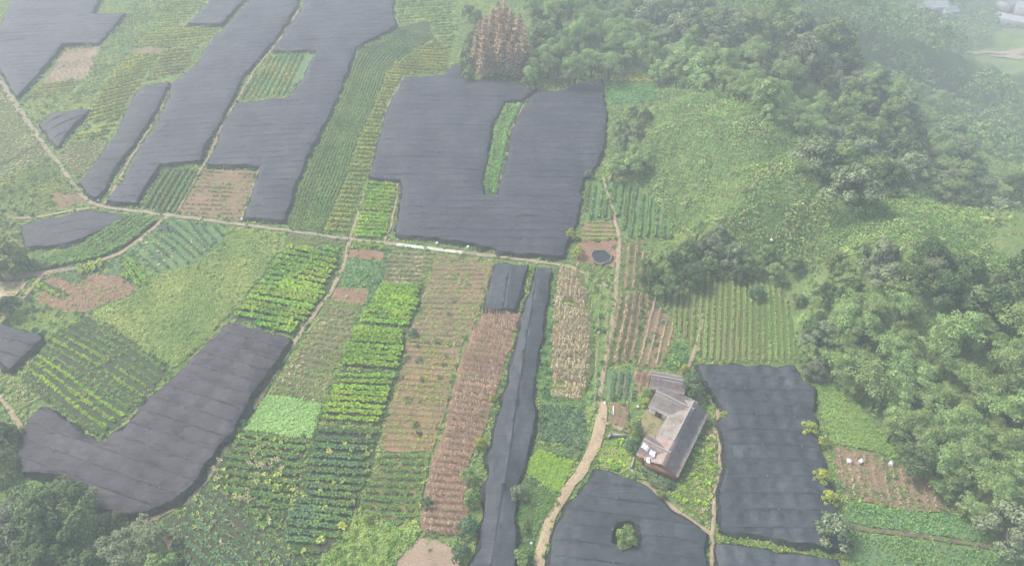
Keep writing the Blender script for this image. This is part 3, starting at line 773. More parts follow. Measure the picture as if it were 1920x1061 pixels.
def cover(root, cen, poly, zo, seed, tpl='tuft', dens=1.2, mat='leaf_weed', sc=1.0, t=(0., 1.), gap=0.0, name='weeds', tsc=5.0):
    st = 1 / math.sqrt(dens * (2.0 if tpl == 'tuft' else 1.0))
    P = grid_in(poly, st, .5, seed + len(root.children))
    if not len(P): return
    nz = wav(P[:, 0], P[:, 1], 4, seed + 12 + len(root.children) * 7)
    k = (nz > -1.6 + gap * 1.9); P, nz = P[k], nz[k]
    if not len(P): return
    tint = np.clip(t[0] + (t[1] - t[0]) * (.5 + .4 * wav(P[:, 0], P[:, 1], tsc, seed + 8) + RNG.normal(0, .2, len(P))), 0, 1)
    V, F, T = scatter(tpl, to3(P, zo), RNG.uniform(0, 6.28, len(P)), sc * RNG.uniform(.6, 1.35, len(P)) * (1 + .2 * nz), tint)
    ob(name, mesh_np(name, V - cen, F, MAT[mat], T), root, kind='stuff')

R = lambda **k: dict(k='rows', **k)
U = lambda **k: dict(k='ruled', **k)
C = lambda **k: dict(k='cover', **k)

# --- above the road, left
plot('weed_field', [(0, 150), (75, 264), (95, 292), (40, 318), (0, 335), (-60, 340), (-60, 120)], 'pale pinkish weedy plot left of the straight road', 'soil_weedy', [C(dens=1.2, mat='leaf_olive', tpl='tuft', sc=1.0, gap=.6), C(dens=.8, mat='leaf_dry', tpl='tuft', sc=.8, gap=.5)])
plot('weed_field', [(0, 337), (40, 320), (97, 295), (128, 334), (150, 362), (95, 362), (100, 388), (66, 408), (22, 409), (-60, 385)], 'weedy green plot inside the bend of road and thin path', 'soil_weedy', [C(dens=2.2, mat='leaf_weed', tpl='tuft', sc=1.2, gap=.1), C(dens=.4, mat='leaf_blue', tpl='clump', sc=.8, gap=.6)])
plot('bare_field', [(97, 362), (146, 352), (160, 380), (104, 392)], 'small brown furrowed plot in the road corner', 'soil', [R(dir=((118, 358), (140, 388)), sp=1.4, tpl='tuft', mat='leaf_olive', sc=.6, gap=.5, ridge=.14)])
plot('weed_field', [(-60, 405), (0, 403), (20, 414), (37, 418), (47, 470), (20, 490), (-60, 495)], 'olive weedy plot at the edge beside the dark net', 'turf', [C(dens=1.6, mat='leaf_olive', sc=1.2), C(dens=.4, tpl='clump', mat='leaf_green', gap=.5)])
plot('crop_field', [(122, 93), (190, 87), (160, 148), (80, 156)], 'beige stubble plot below the misty corner net', 'soil_pale', [C(dens=1.3, mat='leaf_olive', sc=.8, gap=.2)])
plot('crop_field', [(80, 158), (160, 149), (140, 176), (48, 186)], 'pale yellow-green plot with a few rows near the corner net', 'turf', [R(dir=((60, 180), (140, 172)), sp=1.3, tpl='bean', mat='leaf_yellow', ps=.6, sc=1.2)])
plot('weed_field', [(48, 187), (136, 178), (180, 165), (168, 203), (98, 207), (72, 232), (38, 194)], 'grey-green weedy plot above the small triangular net', 'turf', [C(dens=1.5, mat='leaf_weed'), C(dens=.3, tpl='clump', mat='leaf_scrub', gap=.4)])
plot('crop_field', [(316, -30), (398, -30), (392, 0), (350, 47), (275, 60), (290, 40)], 'far green terrace rows at the top edge', 'turf', [R(dir=((300, 30), (370, 26)), sp=1.7, tpl='bean', mat='leaf_weed', ps=.6, sc=1.4, soil='turf')])
plot('crop_field', [(275, 62), (348, 51), (418, 55), (392, 80), (366, 92), (252, 88)], 'far yellow-green rows below the misty net patch', 'turf', [R(dir=((280, 80), (390, 72)), sp=1.6, tpl='bean', mat='leaf_yellow', ps=.55, sc=1.4, soil='turf')])
plot('bare_field', [(251, 90), (310, 90), (308, 100), (243, 102)], 'small brown fallow bar between far yellow-green rows', 'soil')
plot('crop_field', [(310, 92), (364, 94), (362, 118), (338, 140), (272, 154), (290, 124)], 'far leafy rows with brown bars beside the long net', 'soil_weedy', [R(dir=((290, 120), (360, 112)), sp=1.7, tpl='bean', mat='leaf_yellow', ps=.55, sc=1.4, mix=('bean', 'leaf_olive', 5, .4))])
plot('crop_field', [(242, 104), (306, 102), (288, 124), (268, 156), (245, 190), (225, 226), (160, 232), (168, 206), (217, 132)], 'yellow-green crop rows on the far slope between two nets', 'turf', [R(dir=((190, 200), (250, 184)), sp=1.6, tpl='bean', mat='leaf_yellow', ps=.5, sc=1.5, soil='turf', gap=.05)])
plot('crop_field', [(158, 236), (223, 228), (205, 262), (136, 266)], 'short leafy green rows above the brown stubble by the road', 'turf', [R(dir=((150, 258), (205, 248)), sp=1.6, tpl='bean', mat='leaf_yellow', ps=.5, sc=1.5, soil='turf'), C(dens=.1, tpl='clump', mat='leaf_green', sc=1.6)])
plot('weed_field', [(134, 268), (204, 264), (183, 295), (150, 335), (128, 322), (110, 292)], 'brown stubble plot running down to the road corner', 'soil_weedy', [C(dens=1.6, mat='leaf_olive'), C(dens=1.0, mat='leaf_dry', sc=.8, gap=.4)])
plot('crop_field', [(511, 103), (592, 100), (572, 136), (541, 179), (448, 189), (478, 140)], 'bright crop plot framed on three sides by the broad net', 'turf_blue', [R(dir=((556, 176), (588, 104)), sp=1.25, tpl='bean', mat='leaf_yellow', ps=.5, sc=1.35, gap=.1, mix=('bean', 'leaf_light', 9, .1), skip=(0, 1))])
plot('crop_field', [(307, 318), (374, 316), (352, 360), (330, 401), (266, 390), (280, 362)], 'dark green leafy plot above the road between net and brown plot', 'soil_dark', [R(dir=((300, 392), (345, 320)), sp=1.1, tpl='leafy', mat='leaf_green', ps=.45, sc=1.05), ])
plot('bare_field', [(379, 318), (485, 318), (468, 366), (452, 414), (334, 401), (358, 360)], 'brown plot with thin green rows above the road', 'soil', [R(dir=((370, 360), (465, 364)), sp=1.25, tpl='bean', mat='leaf_olive', ps=.6, sc=.75, gap=.75, soil='soil', ridge=.12), C(dens=.5, mat='leaf_weed', gap=.75, sc=.8)])
# --- long strip between the nets
plot('crop_field', [(745, 52), (800, 40), (815, 70), (759, 106), (723, 136), (713, 168), (690, 222), (672, 256), (645, 342), (600, 438), (540, 430), (548, 388), (556, 362), (586, 290), (623, 219), (642, 175), (662, 120), (674, 94), (717, 73)], 'long green strip with curved contour rows beside the broad net', 'soil_dark',
     [U(a=[(745, 55), (717, 75), (674, 96), (661, 125), (643, 178), (624, 222), (588, 292), (558, 364), (545, 430)], b=[(820, 68), (759, 106), (723, 136), (713, 168), (690, 222), (672, 256), (645, 342), (602, 438)], n=12, tpl='bean', mat='leaf_weed', ps=.45, sc=.95, soil='soil_dark', gap=.05, t=(0, .5))])
plot('crop_field', [(817, 72), (845, 105), (838, 136), (759, 142), (726, 200), (706, 286), (690, 338), (674, 386), (655, 442), (604, 438), (647, 342), (674, 256), (692, 222), (715, 168), (725, 136), (761, 106)], 'yellow-green strip of short cross rows left of the largest net', 'soil_weedy',
     [R(dir=((620, 400), (672, 404)), sp=1.45, tpl='bean', mat='leaf_yellow', ps=.5, sc=1.5, gap=.12, soil='soil_weedy')])
plot('weed_field', [(745, 45), (740, -30), (850, -30), (856, 60), (850, 110), (818, 68), (800, 38)], 'misty weedy slope with faint terraces at the top', 'turf', [R(dir=((790, 30), (850, 26)), sp=1.8, tpl='bean', mat='leaf_weed', ps=.6, sc=1.3, soil='soil_weedy'), C(dens=.3, tpl='clump', mat='leaf_scrub', gap=.5, sc=1.3)])
plot('crop_field', [(683, 346), (746, 348), (740, 404), (722, 452), (661, 445), (676, 388)], 'dense bright green plot in the notch of the largest net', 'turf', [R(dir=((690, 400), (735, 404)), sp=1.05, tpl='leafy', mat='leaf_lime', ps=.45, sc=1.2, t=(0, .7))])
plot('crop_field', [(947, 197), (980, 197), (957, 242), (950, 288), (936, 342), (932, 363), (908, 364), (907, 340), (917, 295), (927, 238)], 'green wedge plot of a few long rows slit into the net', 'turf', [U(a=[(948, 198), (930, 240), (919, 295), (909, 342), (910, 362)], b=[(978, 198), (953, 242), (945, 288), (931, 342), (930, 362)], n=5, tpl='bean', mat='leaf_light', ps=.4, sc=1.5, soil='turf')])
# --- right of the largest net
plot('crop_field', [(1143, 158), (1225, 158), (1230, 190), (1144, 196)], 'flat blue-green plot at the forest edge behind the net', 'turf_blue', [C(dens=3, tpl='bean', mat='leaf_light', sc=1.0, t=(0, .5))], step=3)
plot('weed_field', [(1140, 150), (1150, 140), (1190, 134), (1224, 146), (1226, 156), (1143, 156)], 'yellowish weedy rim above the flat plot by the forest', 'soil_weedy', [C(dens=2, mat='leaf_yellow', sc=1.1)], step=3)
plot('crop_field', [(1100, 342), (1132, 341), (1142, 376), (1152, 412), (1098, 414), (1094, 380)], 'green leafy plot beside the net and left of the footpath', 'turf_blue', [R(dir=((1110, 405), (1118, 345)), sp=1.2, tpl='leafy', mat='leaf_green', ps=.5, sc=1.1)])
plot('crop_field', [(1138, 340), (1198, 346), (1262, 420), (1254, 448), (1170, 446), (1158, 412), (1146, 372)], 'dark green row plot at the foot of the grassy hill', 'turf_blue', [R(dir=((1190, 440), (1206, 352)), sp=1.35, tpl='leafy', mat='leaf_green', ps=.5, sc=1.25, t=(.2, 1))])
plot('crop_field', [(1096, 416), (1154, 414), (1160, 448), (1088, 452)], 'small brown plot with thin lime rows above the pond', 'soil', [R(dir=((1100, 435), (1158, 437)), sp=1.1, tpl='low', mat='leaf_lime', ps=.45, sc=.9, gap=.3)])
plot('bare_field', [(1086, 454), (1160, 450), (1157, 488), (1150, 500), (1090, 492), (1072, 488)], 'red-brown bare plot round the stone-rimmed pond', 'soil_red', [C(dens=.6, mat='leaf_dry', gap=.5, sc=.7)])
plot('weed_field', [(1068, 499), (1090, 495), (1150, 503), (1153, 543), (1122, 522), (1094, 506)], 'straw-strewn weedy triangle between path fork and pond', 'soil_weedy', [C(dens=1.6, mat='leaf_weed'), C(dens=.8, tpl='stub', mat='leaf_dry', gap=.2)])
plot('maize_field', [(1166, 452), (1204, 452), (1208, 500), (1208, 545), (1160, 545), (1160, 500)], 'dry maize strip between footpath and the dark tree clump', 'soil_weedy', [C(dens=1.0, mat='leaf_olive', gap=.45, sc=.9), R(dir=((1176, 540), (1180, 460)), sp=1.2, tpl='stub', mat='leaf_dryred', ps=.5, sc=1.1, gap=.2)])
plot('maize_field', [(1158, 548), (1210, 549), (1222, 560), (1200, 600), (1188, 680), (1136, 688), (1148, 610)], 'dry maize rows along the right side of the footpath', 'soil_weedy', [C(dens=1.0, mat='leaf_olive', gap=.45, sc=.9), R(dir=((1150, 670), (1170, 560)), sp=1.1, tpl='stub', mat='leaf_dryred', ps=.5, sc=1.15, gap=.15, mix=('bean', 'leaf_olive', 4, .7))])
plot('bare_field', [(1216, 556), (1226, 556), (1266, 612), (1262, 640), (1240, 690), (1190, 690), (1204, 600)], 'brown stubble plot with pale straw lines above the farmhouse', 'soil', [C(dens=.9, mat='leaf_weed', gap=.6, sc=.8), R(dir=((1206, 680), (1228, 575)), sp=1.25, tpl='stub', mat='leaf_dry', ps=.3, sc=.6, gap=.05, t=(.5, 1)), C(dens=.15, tpl='clump', mat='leaf_blue', gap=.6)])
plot('crop_field', [(1136, 692), (1186, 692), (1190, 752), (1130, 752)], 'blue-green leafy plot left of the farmhouse beside the path', 'turf_blue', [R(dir=((1150, 748), (1160, 695)), sp=.95, tpl='leafy', mat='leaf_blue', ps=.45, sc=.95)])
plot('maize_field', [(1186, 694), (1222, 698), (1222, 726), (1205, 738), (1192, 735)], 'small dry maize patch beside the outbuilding', 'soil', [R(dir=((1200, 735), (1208, 698)), sp=.9, tpl='maize', mat='leaf_dryred', ps=.42, sc=.75, gap=.05)])
plot('crop_field', [(1238, 556), (1290, 521), (1345, 511), (1470, 538), (1484, 600), (1500, 680), (1322, 680), (1308, 666), (1268, 616)], 'broad green plot of long rows above the panelled net', 'soil_weedy', [R(dir=((1400, 670), (1398, 545)), sp=.95, tpl='leafy', mat='leaf_weed', ps=.45, sc=.68, gap=.2, soil='soil', t=(0, .45))])
plot('weed_field', [(1262, 645), (1276, 640), (1292, 668), (1286, 692), (1250, 692)], 'bright green weed patch behind the outbuilding', 'turf_blue', [C(dens=3, tpl='clump', mat='leaf_light', sc=.8)])
# --- below the road, left
plot('crop_field', [(70, 492), (150, 464), (190, 440), (239, 406), (298, 412), (286, 428), (236, 462), (190, 484), (126, 496), (80, 510)], 'curved dark green leafy strip between dark net and earth track', 'soil_dark',
     [U(a=[(70, 488), (150, 463), (190, 439), (240, 404)], b=[(84, 512), (128, 497), (190, 485), (238, 461), (300, 413)], n=6, tpl='broad', mat='leaf_green', ps=.5, sc=1.2, t=(.3, 1), gap=.05)])
plot('crop_field', [(318, 408), (345, 414), (360, 428), (390, 460), (398, 474), (360, 495), (284, 519), (262, 492), (240, 470), (288, 434)], 'mixed blue-green vegetable plot below the road fork', 'turf_blue', [R(dir=((300, 440), (360, 494)), sp=1.5, tpl='leafy', mat='leaf_blue', ps=.6, sc=1.0, gap=.35, soil='turf_blue'), C(dens=.8, mat='leaf_weed', gap=.5), C(dens=.5, tpl='low', mat='leaf_dry', gap=.85)])
plot('crop_field', [(346, 414), (430, 428), (414, 458), (396, 470), (364, 430)], 'pale blue-green cabbage plot just below the road', 'turf_blue', [R(dir=((370, 424), (402, 464)), sp=1.4, tpl='leafy', mat='leaf_blue', ps=.55, sc=1.05, t=(.4, 1), soil='turf_blue')])
plot('bare_field', [(88, 518), (142, 521), (150, 510), (234, 518), (258, 541), (250, 551), (166, 585), (129, 588), (68, 568), (76, 548)], 'brown bare plot with small leafy beds beside the track', 'soil_red', [C(dens=.9, mat='leaf_weed', gap=.55, sc=.8), C(dens=.3, mat='leaf_olive', sc=.7), C(dens=.2, mat='leaf_dry', gap=.5, sc=.8)])
plot('weed_field', [(92, 512), (150, 500), (146, 508), (154, 522), (142, 534), (120, 524)], 'blue-green grassy corner beside the earth track', 'turf_blue', [C(dens=2, mat='leaf_blue')])
plot('weed_field', [(200, 488), (226, 484), (226, 495), (234, 516), (196, 518), (206, 505)], 'small blue-green grass patch between two leafy beds', 'turf_blue', [C(dens=2, mat='leaf_blue')])
plot('crop_field', [(144, 499), (197, 488), (206, 503), (154, 521)], 'leafy lime bed next to the earth track', 'soil_dark', [R(dir=((160, 500), (168, 516)), sp=.95, tpl='broad', mat='leaf_lime', ps=.5, sc=1.05)])
plot('crop_field', [(226, 492), (251, 485), (283, 536), (262, 546), (234, 521)], 'long leafy lime bed slanting across the brown plot', 'soil_dark', [R(dir=((240, 490), (272, 540)), sp=.95, tpl='broad', mat='leaf_lime', ps=.5, sc=1.1)])
plot('crop_field', [(62, 534), (78, 525), (131, 554), (120, 563)], 'small leafy lime bed at the left end of the brown plot', 'soil_dark', [R(dir=((70, 530), (126, 559)), sp=.95, tpl='broad', mat='leaf_lime', ps=.5, sc=1.05)])
plot('weed_field', [(40, 575), (62, 570), (128, 590), (162, 588), (90, 640), (84, 630), (8, 606)], 'green weedy plot above the dark net corner', 'turf', [C(dens=2, mat='leaf_weed', t=(0, .6)), C(dens=.4, tpl='clump', mat='leaf_blue', gap=.5)])
plot('meadow', [(434, 430), (527, 437), (509, 492), (456, 566), (418, 603), (374, 652), (326, 690), (296, 672), (235, 628), (172, 588), (252, 553), (284, 522), (362, 498), (400, 476), (416, 460)], 'large rough green meadow without rows below the road', 'turf', [C(dens=4.2, mat='leaf_weed', sc=1.15, tsc=7), C(dens=.5, tpl='clump', mat='leaf_weed', gap=.5, sc=.7)], cat='meadow')
plot('crop_field', [(164, 592), (236, 632), (304, 676), (326, 692), (236, 786), (192, 822), (152, 798), (68, 744), (38, 711), (90, 642)], 'dark plot with yellow-green diagonal rows inside the hooked net', 'soil_dark', [R(dir=((168, 598), (300, 680)), sp=1.2, tpl='leafy', mat='leaf_green', ps=.5, sc=.7, gap=.15, soil='soil_dark', t=(.3, 1), skip=(1, 2, 3, 6, 7, 12, 13, 16, 17, 18, 21, 24)), R(dir=((168, 598), (300, 680)), sp=1.2, tpl='leafy', mat='leaf_lime', ps=.5, sc=.78, gap=.25, soil='soil_dark', t=(.2, 1), skip=tuple(i for i in range(60) if i not in (1, 2, 3, 6, 7, 12, 13, 16, 17, 18, 21, 24))), C(dens=.8, mat='leaf_weed', gap=.8, sc=.9)])
plot('weed_field', [(0, 712), (34, 713), (66, 746), (50, 780), (36, 790), (10, 750)], 'brown and green weedy scrap left of the hooked net', 'soil_weedy', [C(dens=1.6, mat='leaf_weed'), C(dens=.6, mat='leaf_dry', gap=.4)])
plot('weed_field', [(538, 437), (650, 451), (644, 466), (532, 463)], 'pale weedy strip just under the road', 'soil_weedy', [C(dens=1.4, mat='leaf_olive', gap=.2)])
plot('crop_field', [(536, 466), (640, 469), (634, 508), (612, 556), (580, 604), (546, 630), (432, 598), (472, 550), (502, 510)], 'vivid yellow-green leafy rows above the purple-grey net', 'soil_dark', [R(dir=((500, 520), (630, 543)), sp=1.25, tpl='broad', mat='leaf_lime', ps=.40, sc=1.35, soil='soil_dark', gap=.03, t=(.05, .9))])
# --- below the road, column beside the long path
plot('crop_field', [(660, 454), (730, 462), (725, 470), (656, 466)], 'thin bright leafy bed right under the road', 'turf', [C(dens=3, tpl='leafy', mat='leaf_lime', t=(0, .5))])
plot('bare_field', [(655, 468), (722, 472), (716, 490), (650, 484)], 'small red-brown bare bed under the road', 'soil_red')
plot('crop_field', [(649, 486), (712, 491), (698, 542), (640, 536), (636, 530)], 'small soft green square bed beside the long path', 'turf_blue', [C(dens=2.6, mat='leaf_light', tpl='bean', t=(0, .5))])
plot('weed_field', [(722, 474), (732, 464), (722, 520), (694, 575), (684, 590), (700, 542)], 'blue-green weedy baulk above the lime plot', 'turf_blue', [C(dens=2.4, mat='leaf_blue', sc=1.2)])
plot('bare_field', [(632, 540), (696, 545), (680, 574), (620, 562)], 'reddish bare bed beside the long path', 'soil_red', [C(dens=.5, mat='leaf_weed', gap=.4)])
plot('weed_field', [(616, 564), (678, 577), (654, 640), (632, 704), (608, 754), (506, 738), (536, 690), (570, 634)], 'olive weedy plot between long path and lime plots', 'soil_weedy', [R(dir=((560, 690), (640, 706)), sp=1.2, tpl='tuft', mat='leaf_olive', ps=.4, sc=1.1, gap=.1), C(dens=1.4, mat='leaf_weed', gap=.3), C(dens=.5, mat='leaf_dry', gap=.7)])
plot('crop_field', [(504, 741), (607, 757), (586, 822), (452, 808), (478, 774)], 'smooth light green square plot beside the long path', 'turf_light', [C(dens=11, tpl='low', mat='leaf_light', sc=.8, t=(.75, 1), tsc=8)])
plot('crop_field', [(450, 811), (585, 824), (570, 880), (545, 950), (524, 1012), (470, 960), (420, 920), (392, 902), (418, 860)], 'dark vegetable plot with maize rows below the light green square', 'soil_dark', [R(dir=((450, 850), (560, 862)), sp=1.15, tpl='leafy', mat='leaf_green', ps=.45, sc=.95, gap=.2, soil='soil_dark', mix=('maize', 'leaf_dry', 4, .75)), C(dens=1.2, tpl='leafy', mat='leaf_yellow', gap=.7, sc=.8), C(dens=1.0, mat='leaf_weed', gap=.35)])
plot('crop_field', [(388, 906), (418, 924), (470, 964), (522, 1016), (560, 1061), (590, 1110), (340, 1110), (332, 1050), (318, 1000), (300, 975), (352, 950)], 'blue-green diagonal rows at the bottom beside the pale tree', 'soil_dark', [R(dir=((400, 930), (520, 1045)), sp=1.15, tpl='leafy', mat='leaf_blue', ps=.45, sc=.85, gap=.15, soil='soil_dark', mix=('stub', 'leaf_dry', 3, .75)), C(dens=.8, mat='leaf_weed', gap=.5)])
# --- lime column
plot('weed_field', [(734, 466), (815, 476), (800, 533), (714, 533), (722, 505)], 'faded olive-brown row plot under the road above the lime plot', 'soil_weedy', [R(dir=((730, 505), (800, 507)), sp=1.0, tpl='tuft', mat='leaf_olive', ps=.35, sc=1.2, gap=.1, mix=('tuft', 'leaf_dry', 3, .6)), C(dens=.7, mat='leaf_weed', gap=.4)])
plot('crop_field', [(712, 537), (800, 536), (786, 575), (772, 614), (674, 606), (694, 575)], 'vivid lime leafy plot, topmost in its column', 'soil_dark', [R(dir=((700, 575), (780, 580)), sp=.95, tpl='broad', mat='leaf_lime', ps=.4, sc=1.3, t=(.1, .85), gap=0)])
plot('crop_field', [(670, 612), (768, 621), (752, 694), (640, 686), (655, 645)], 'vivid lime leafy plot, second in its column', 'soil_dark', [R(dir=((660, 650), (755, 656)), sp=1.1, tpl='broad', mat='leaf_lime', ps=.4, sc=1.3, t=(.1, .85), gap=0)])
plot('crop_field', [(638, 692), (750, 699), (730, 762), (716, 800), (596, 792), (612, 756)], 'vivid lime leafy plot with yellowing rows, third in its column', 'soil_dark', [R(dir=((620, 750), (730, 756)), sp=1.1, tpl='broad', mat='leaf_lime', ps=.42, sc=1.1, t=(.1, 1), gap=.02)])
plot('crop_field', [(595, 796), (714, 804), (696, 880), (670, 955), (640, 1008), (600, 1050), (530, 1030), (528, 1014), (560, 920), (588, 826)], 'dark green rows with blue-green maize below the lime plots', 'soil_dark', [R(dir=((590, 850), (700, 857)), sp=1.1, tpl='leafy', mat='leaf_green', ps=.42, sc=1.0, gap=.1, soil='soil_dark', mix=('leafy', 'leaf_blue', 6, .2)), C(dens=.25, tpl='maize', mat='leaf_blue', gap=.3, sc=.8), C(dens=.3, tpl='leafy', mat='leaf_yellow', gap=.6)])
plot('crop_field', [(526, 1020), (600, 1054), (585, 1110), (594, 1112), (562, 1061)], 'scrappy dark rows at the bottom edge', 'soil_dark', [R(dir=((540, 1050), (600, 1056)), sp=1.1, tpl='leafy', mat='leaf_green', ps=.5, gap=.3, soil='soil_dark')])
# --- brown column
plot('bare_field', [(817, 477), (926, 489), (908, 560), (888, 610), (866, 650), (760, 640), (788, 575)], 'brown ridged plot with sparse weeds, upper part of its strip', 'soil', [R(dir=((800, 560), (900, 564)), sp=1.15, tpl='tuft', mat='leaf_olive', ps=.7, sc=.8, gap=.45, ridge=.2), C(dens=1.3, mat='leaf_weed', gap=.45, sc=.9), C(dens=.06, tpl='clump', mat='leaf_blue', sc=.9)])
plot('bare_field', [(759, 643), (864, 653), (838, 760), (812, 850), (712, 846), (716, 805), (734, 760), (752, 700)], 'brown ridged plot with yellow weeds, middle part of its strip', 'soil', [R(dir=((740, 740), (840, 745)), sp=1.05, tpl='tuft', mat='leaf_yellow', ps=.7, sc=.8, gap=.5, ridge=.2), C(dens=1.2, mat='leaf_yellow', gap=.55, sc=.8), C(dens=.1, tpl='clump', mat='leaf_blue', sc=.9)])
plot('crop_field', [(711, 849), (811, 853), (798, 900), (782, 970), (742, 985), (672, 960), (694, 890)], 'green ridged plot with blue-green shrubs below the brown plot', 'soil_weedy', [R(dir=((710, 900), (795, 904)), sp=1.0, tpl='leafy', mat='leaf_green', ps=.5, sc=.75, gap=.35, ridge=.16), C(dens=.16, tpl='kudzu', mat='leaf_blue', sc=.75), C(dens=.8, mat='leaf_weed', gap=.4)])
plot('weed_field', [(670, 963), (742, 988), (782, 974), (788, 1000), (745, 1050), (730, 1110), (590, 1110), (605, 1052), (642, 1010)], 'bright green weed patch at the bottom edge', 'turf', [C(dens=3.4, tpl='tuft', mat='leaf_weed', sc=1.1), C(dens=1.0, tpl='clump', mat='leaf_lime', sc=.7, gap=.5, t=(0, .5))])
plot('bare_field', [(786, 1010), (822, 1016), (852, 1030), (866, 1061), (880, 1110), (720, 1110), (744, 1050)], 'pale pinkish bare earth patch at the bottom edge', 'soil_pale', [C(dens=.08, tpl='clump', mat='leaf_olive', sc=.5, gap=.6)])
plot('maize_field', [(908, 588), (972, 590), (980, 600), (962, 640), (944, 690), (922, 765), (905, 810), (880, 862), (872, 1008), (796, 1002), (786, 985), (802, 900), (816, 852), (842, 760), (870, 652), (890, 612)], 'long brown strip of dry maize beside the thin dark net', 'soil_red', [R(dir=((850, 760), (930, 766)), sp=.95, tpl='maize', mat='leaf_dryred', ps=.36, sc=.7, gap=.04, t=(.15, 1), ridge=.08, wob=.1)])
plot('weed_field', [(990, 500), (1003, 498), (994, 540), (980, 576), (972, 612), (958, 655), (946, 700), (930, 760), (910, 805), (926, 760), (948, 690), (966, 640), (976, 590)], 'narrow weedy strip along the left side of the thin net', 'soil_weedy', [C(dens=1.4, mat='leaf_weed'), C(dens=.3, tpl='clump', mat='leaf_lime', gap=.4, t=(0, .4))])
# --- right of the thin net
plot('weed_field', [(1036, 503), (1046, 503), (1034, 600), (1028, 745), (1096, 752), (1094, 768), (1012, 756), (1006, 735), (1012, 666), (1022, 620), (1030, 560)], 'green weedy strip between the thin net and the pale maize', 'turf_blue', [C(dens=2.2, mat='leaf_light', sc=1.2, t=(0, .6)), C(dens=.5, tpl='clump', mat='leaf_green', gap=.4)])
plot('maize_field', [(1047, 501), (1088, 510), (1104, 550), (1113, 610), (1112, 700), (1096, 748), (1030, 745), (1031, 640), (1037, 560)], 'straw-pale dry maize plot right of the thin dark net', 'soil_weedy', [R(dir=((1040, 620), (1108, 624)), sp=.95, tpl='maize', mat='leaf_dry', ps=.36, sc=.78, gap=.02, t=(.3, 1), ridge=.08, wob=.12, mix=('tuft', 'leaf_weed', 3, .7))])
plot('weed_field', [(1092, 511), (1120, 526), (1151, 548), (1146, 610), (1136, 660), (1124, 722), (1120, 760), (1098, 800), (1097, 752), (1114, 700), (1116, 610), (1106, 550)], 'green weedy strip between pale maize and footpath', 'turf', [C(dens=1.8, mat='leaf_light', t=(0, .7)), R(dir=((1130, 680), (1138, 560)), sp=1.2, tpl='stub', mat='leaf_dry', ps=.6, sc=.9, gap=.4, ridge=0), C(dens=.35, tpl='clump', mat='leaf_green', gap=.4)])
plot('crop_field', [(1014, 760), (1094, 772), (1097, 806), (1092, 842), (1010, 824), (1008, 800)], 'square blue-green leafy plot beside the thin net', 'turf_blue', [C(dens=4.5, tpl='leafy', mat='leaf_blue', sc=.75, t=(.1, .8))])
plot('weed_field', [(1010, 828), (1092, 846), (1084, 862), (1000, 846)], 'blue-green weedy bar above the lime patch', 'soil_weedy', [C(dens=1.5, mat='leaf_blue')])
plot('crop_field', [(1002, 852), (1015, 842), (1050, 862), (1076, 866), (1062, 896), (1048, 926), (1010, 905), (986, 888)], 'luminous lime green patch beside the dirt track', 'turf_light', [C(dens=11, tpl='low', mat='leaf_lime', sc=.9, t=(.3, .9))])
plot('weed_field', [(984, 892), (1010, 908), (1046, 930), (1024, 965), (1002, 1000), (996, 1061), (990, 1110), (972, 1110), (974, 1000), (972, 930)], 'dark green weedy patch between thin net and dirt track', 'turf_blue', [C(dens=3, mat='leaf_green', t=(.2, 1), sc=1.2), C(dens=.3, tpl='clump', mat='leaf_blue', gap=.5)])
# --- round the farmhouse
plot('weed_field', [(1142, 822), (1180, 820), (1196, 860), (1215, 900), (1180, 890), (1120, 872), (1128, 850)], 'green garden corner left of the farmhouse above the net', 'turf', [C(dens=2, mat='leaf_weed'), C(dens=.7, tpl='low', mat='leaf_lime', gap=.6, sc=1.5)])
plot('bare_field', [(1146, 756), (1180, 758), (1178, 806), (1144, 806)], 'brown bare yard beside the track head', 'soil', [C(dens=.7, mat='leaf_olive', gap=.5, sc=.7)])
plot('crop_field', [(1194, 878), (1214, 872), (1258, 900), (1262, 930), (1226, 912)], 'small blue-green vegetable bed below the farmhouse', 'soil_dark', [R(dir=((1196, 880), (1256, 912)), sp=.9, tpl='broad', mat='leaf_blue', ps=.45, sc=.85)])
plot('weed_field', [(1330, 745), (1344, 775), (1342, 870), (1334, 930), (1326, 985), (1262, 935), (1276, 880), (1300, 820), (1326, 775)], 'weedy garden strip between farmhouse and panelled net', 'soil_weedy', [C(dens=2, mat='leaf_weed'), C(dens=.8, tpl='low', mat='leaf_lime', gap=.6, sc=1.4), C(dens=.6, mat='leaf_dry', gap=.6)])
# --- bottom right
plot('meadow', [(1526, 714), (1560, 722), (1602, 752), (1640, 800), (1680, 858), (1640, 848), (1556, 830), (1542, 780)], 'green grassy slope between panelled net and bamboo', 'turf', [C(dens=4, mat='leaf_weed', t=(0, .6), sc=1.1)], cat='meadow')
plot('bare_field', [(1556, 834), (1640, 852), (1682, 866), (1740, 910), (1784, 962), (1690, 955), (1590, 938), (1570, 890)], 'pinkish brown plot with pale straw lines and three white boxes', 'soil', [C(dens=1.2, mat='leaf_olive', gap=.6, sc=.8), R(dir=((1640, 945), (1622, 850)), sp=1.1, tpl='stub', mat='leaf_dry', ps=.4, sc=.55, gap=.25, t=(.4, 1), bend=.2), C(dens=1.5, tpl='low', mat='leaf_green', gap=.8)])
plot('crop_field', [(1590, 942), (1690, 958), (1786, 965), (1860, 1018), (1700, 996), (1592, 980), (1584, 960)], 'smooth green plot below the pinkish brown plot', 'turf_blue', [C(dens=5, tpl='bean', mat='leaf_light', sc=.8, t=(0, .45))])
plot('crop_field', [(1590, 1000), (1700, 1014), (1890, 1040), (1960, 1061), (1990, 1110), (1590, 1110)], 'green plot at the bottom corner below the muddy lane', 'turf_blue', [C(dens=4.5, tpl='bean', mat='leaf_light', sc=.85, t=(0, .5))])
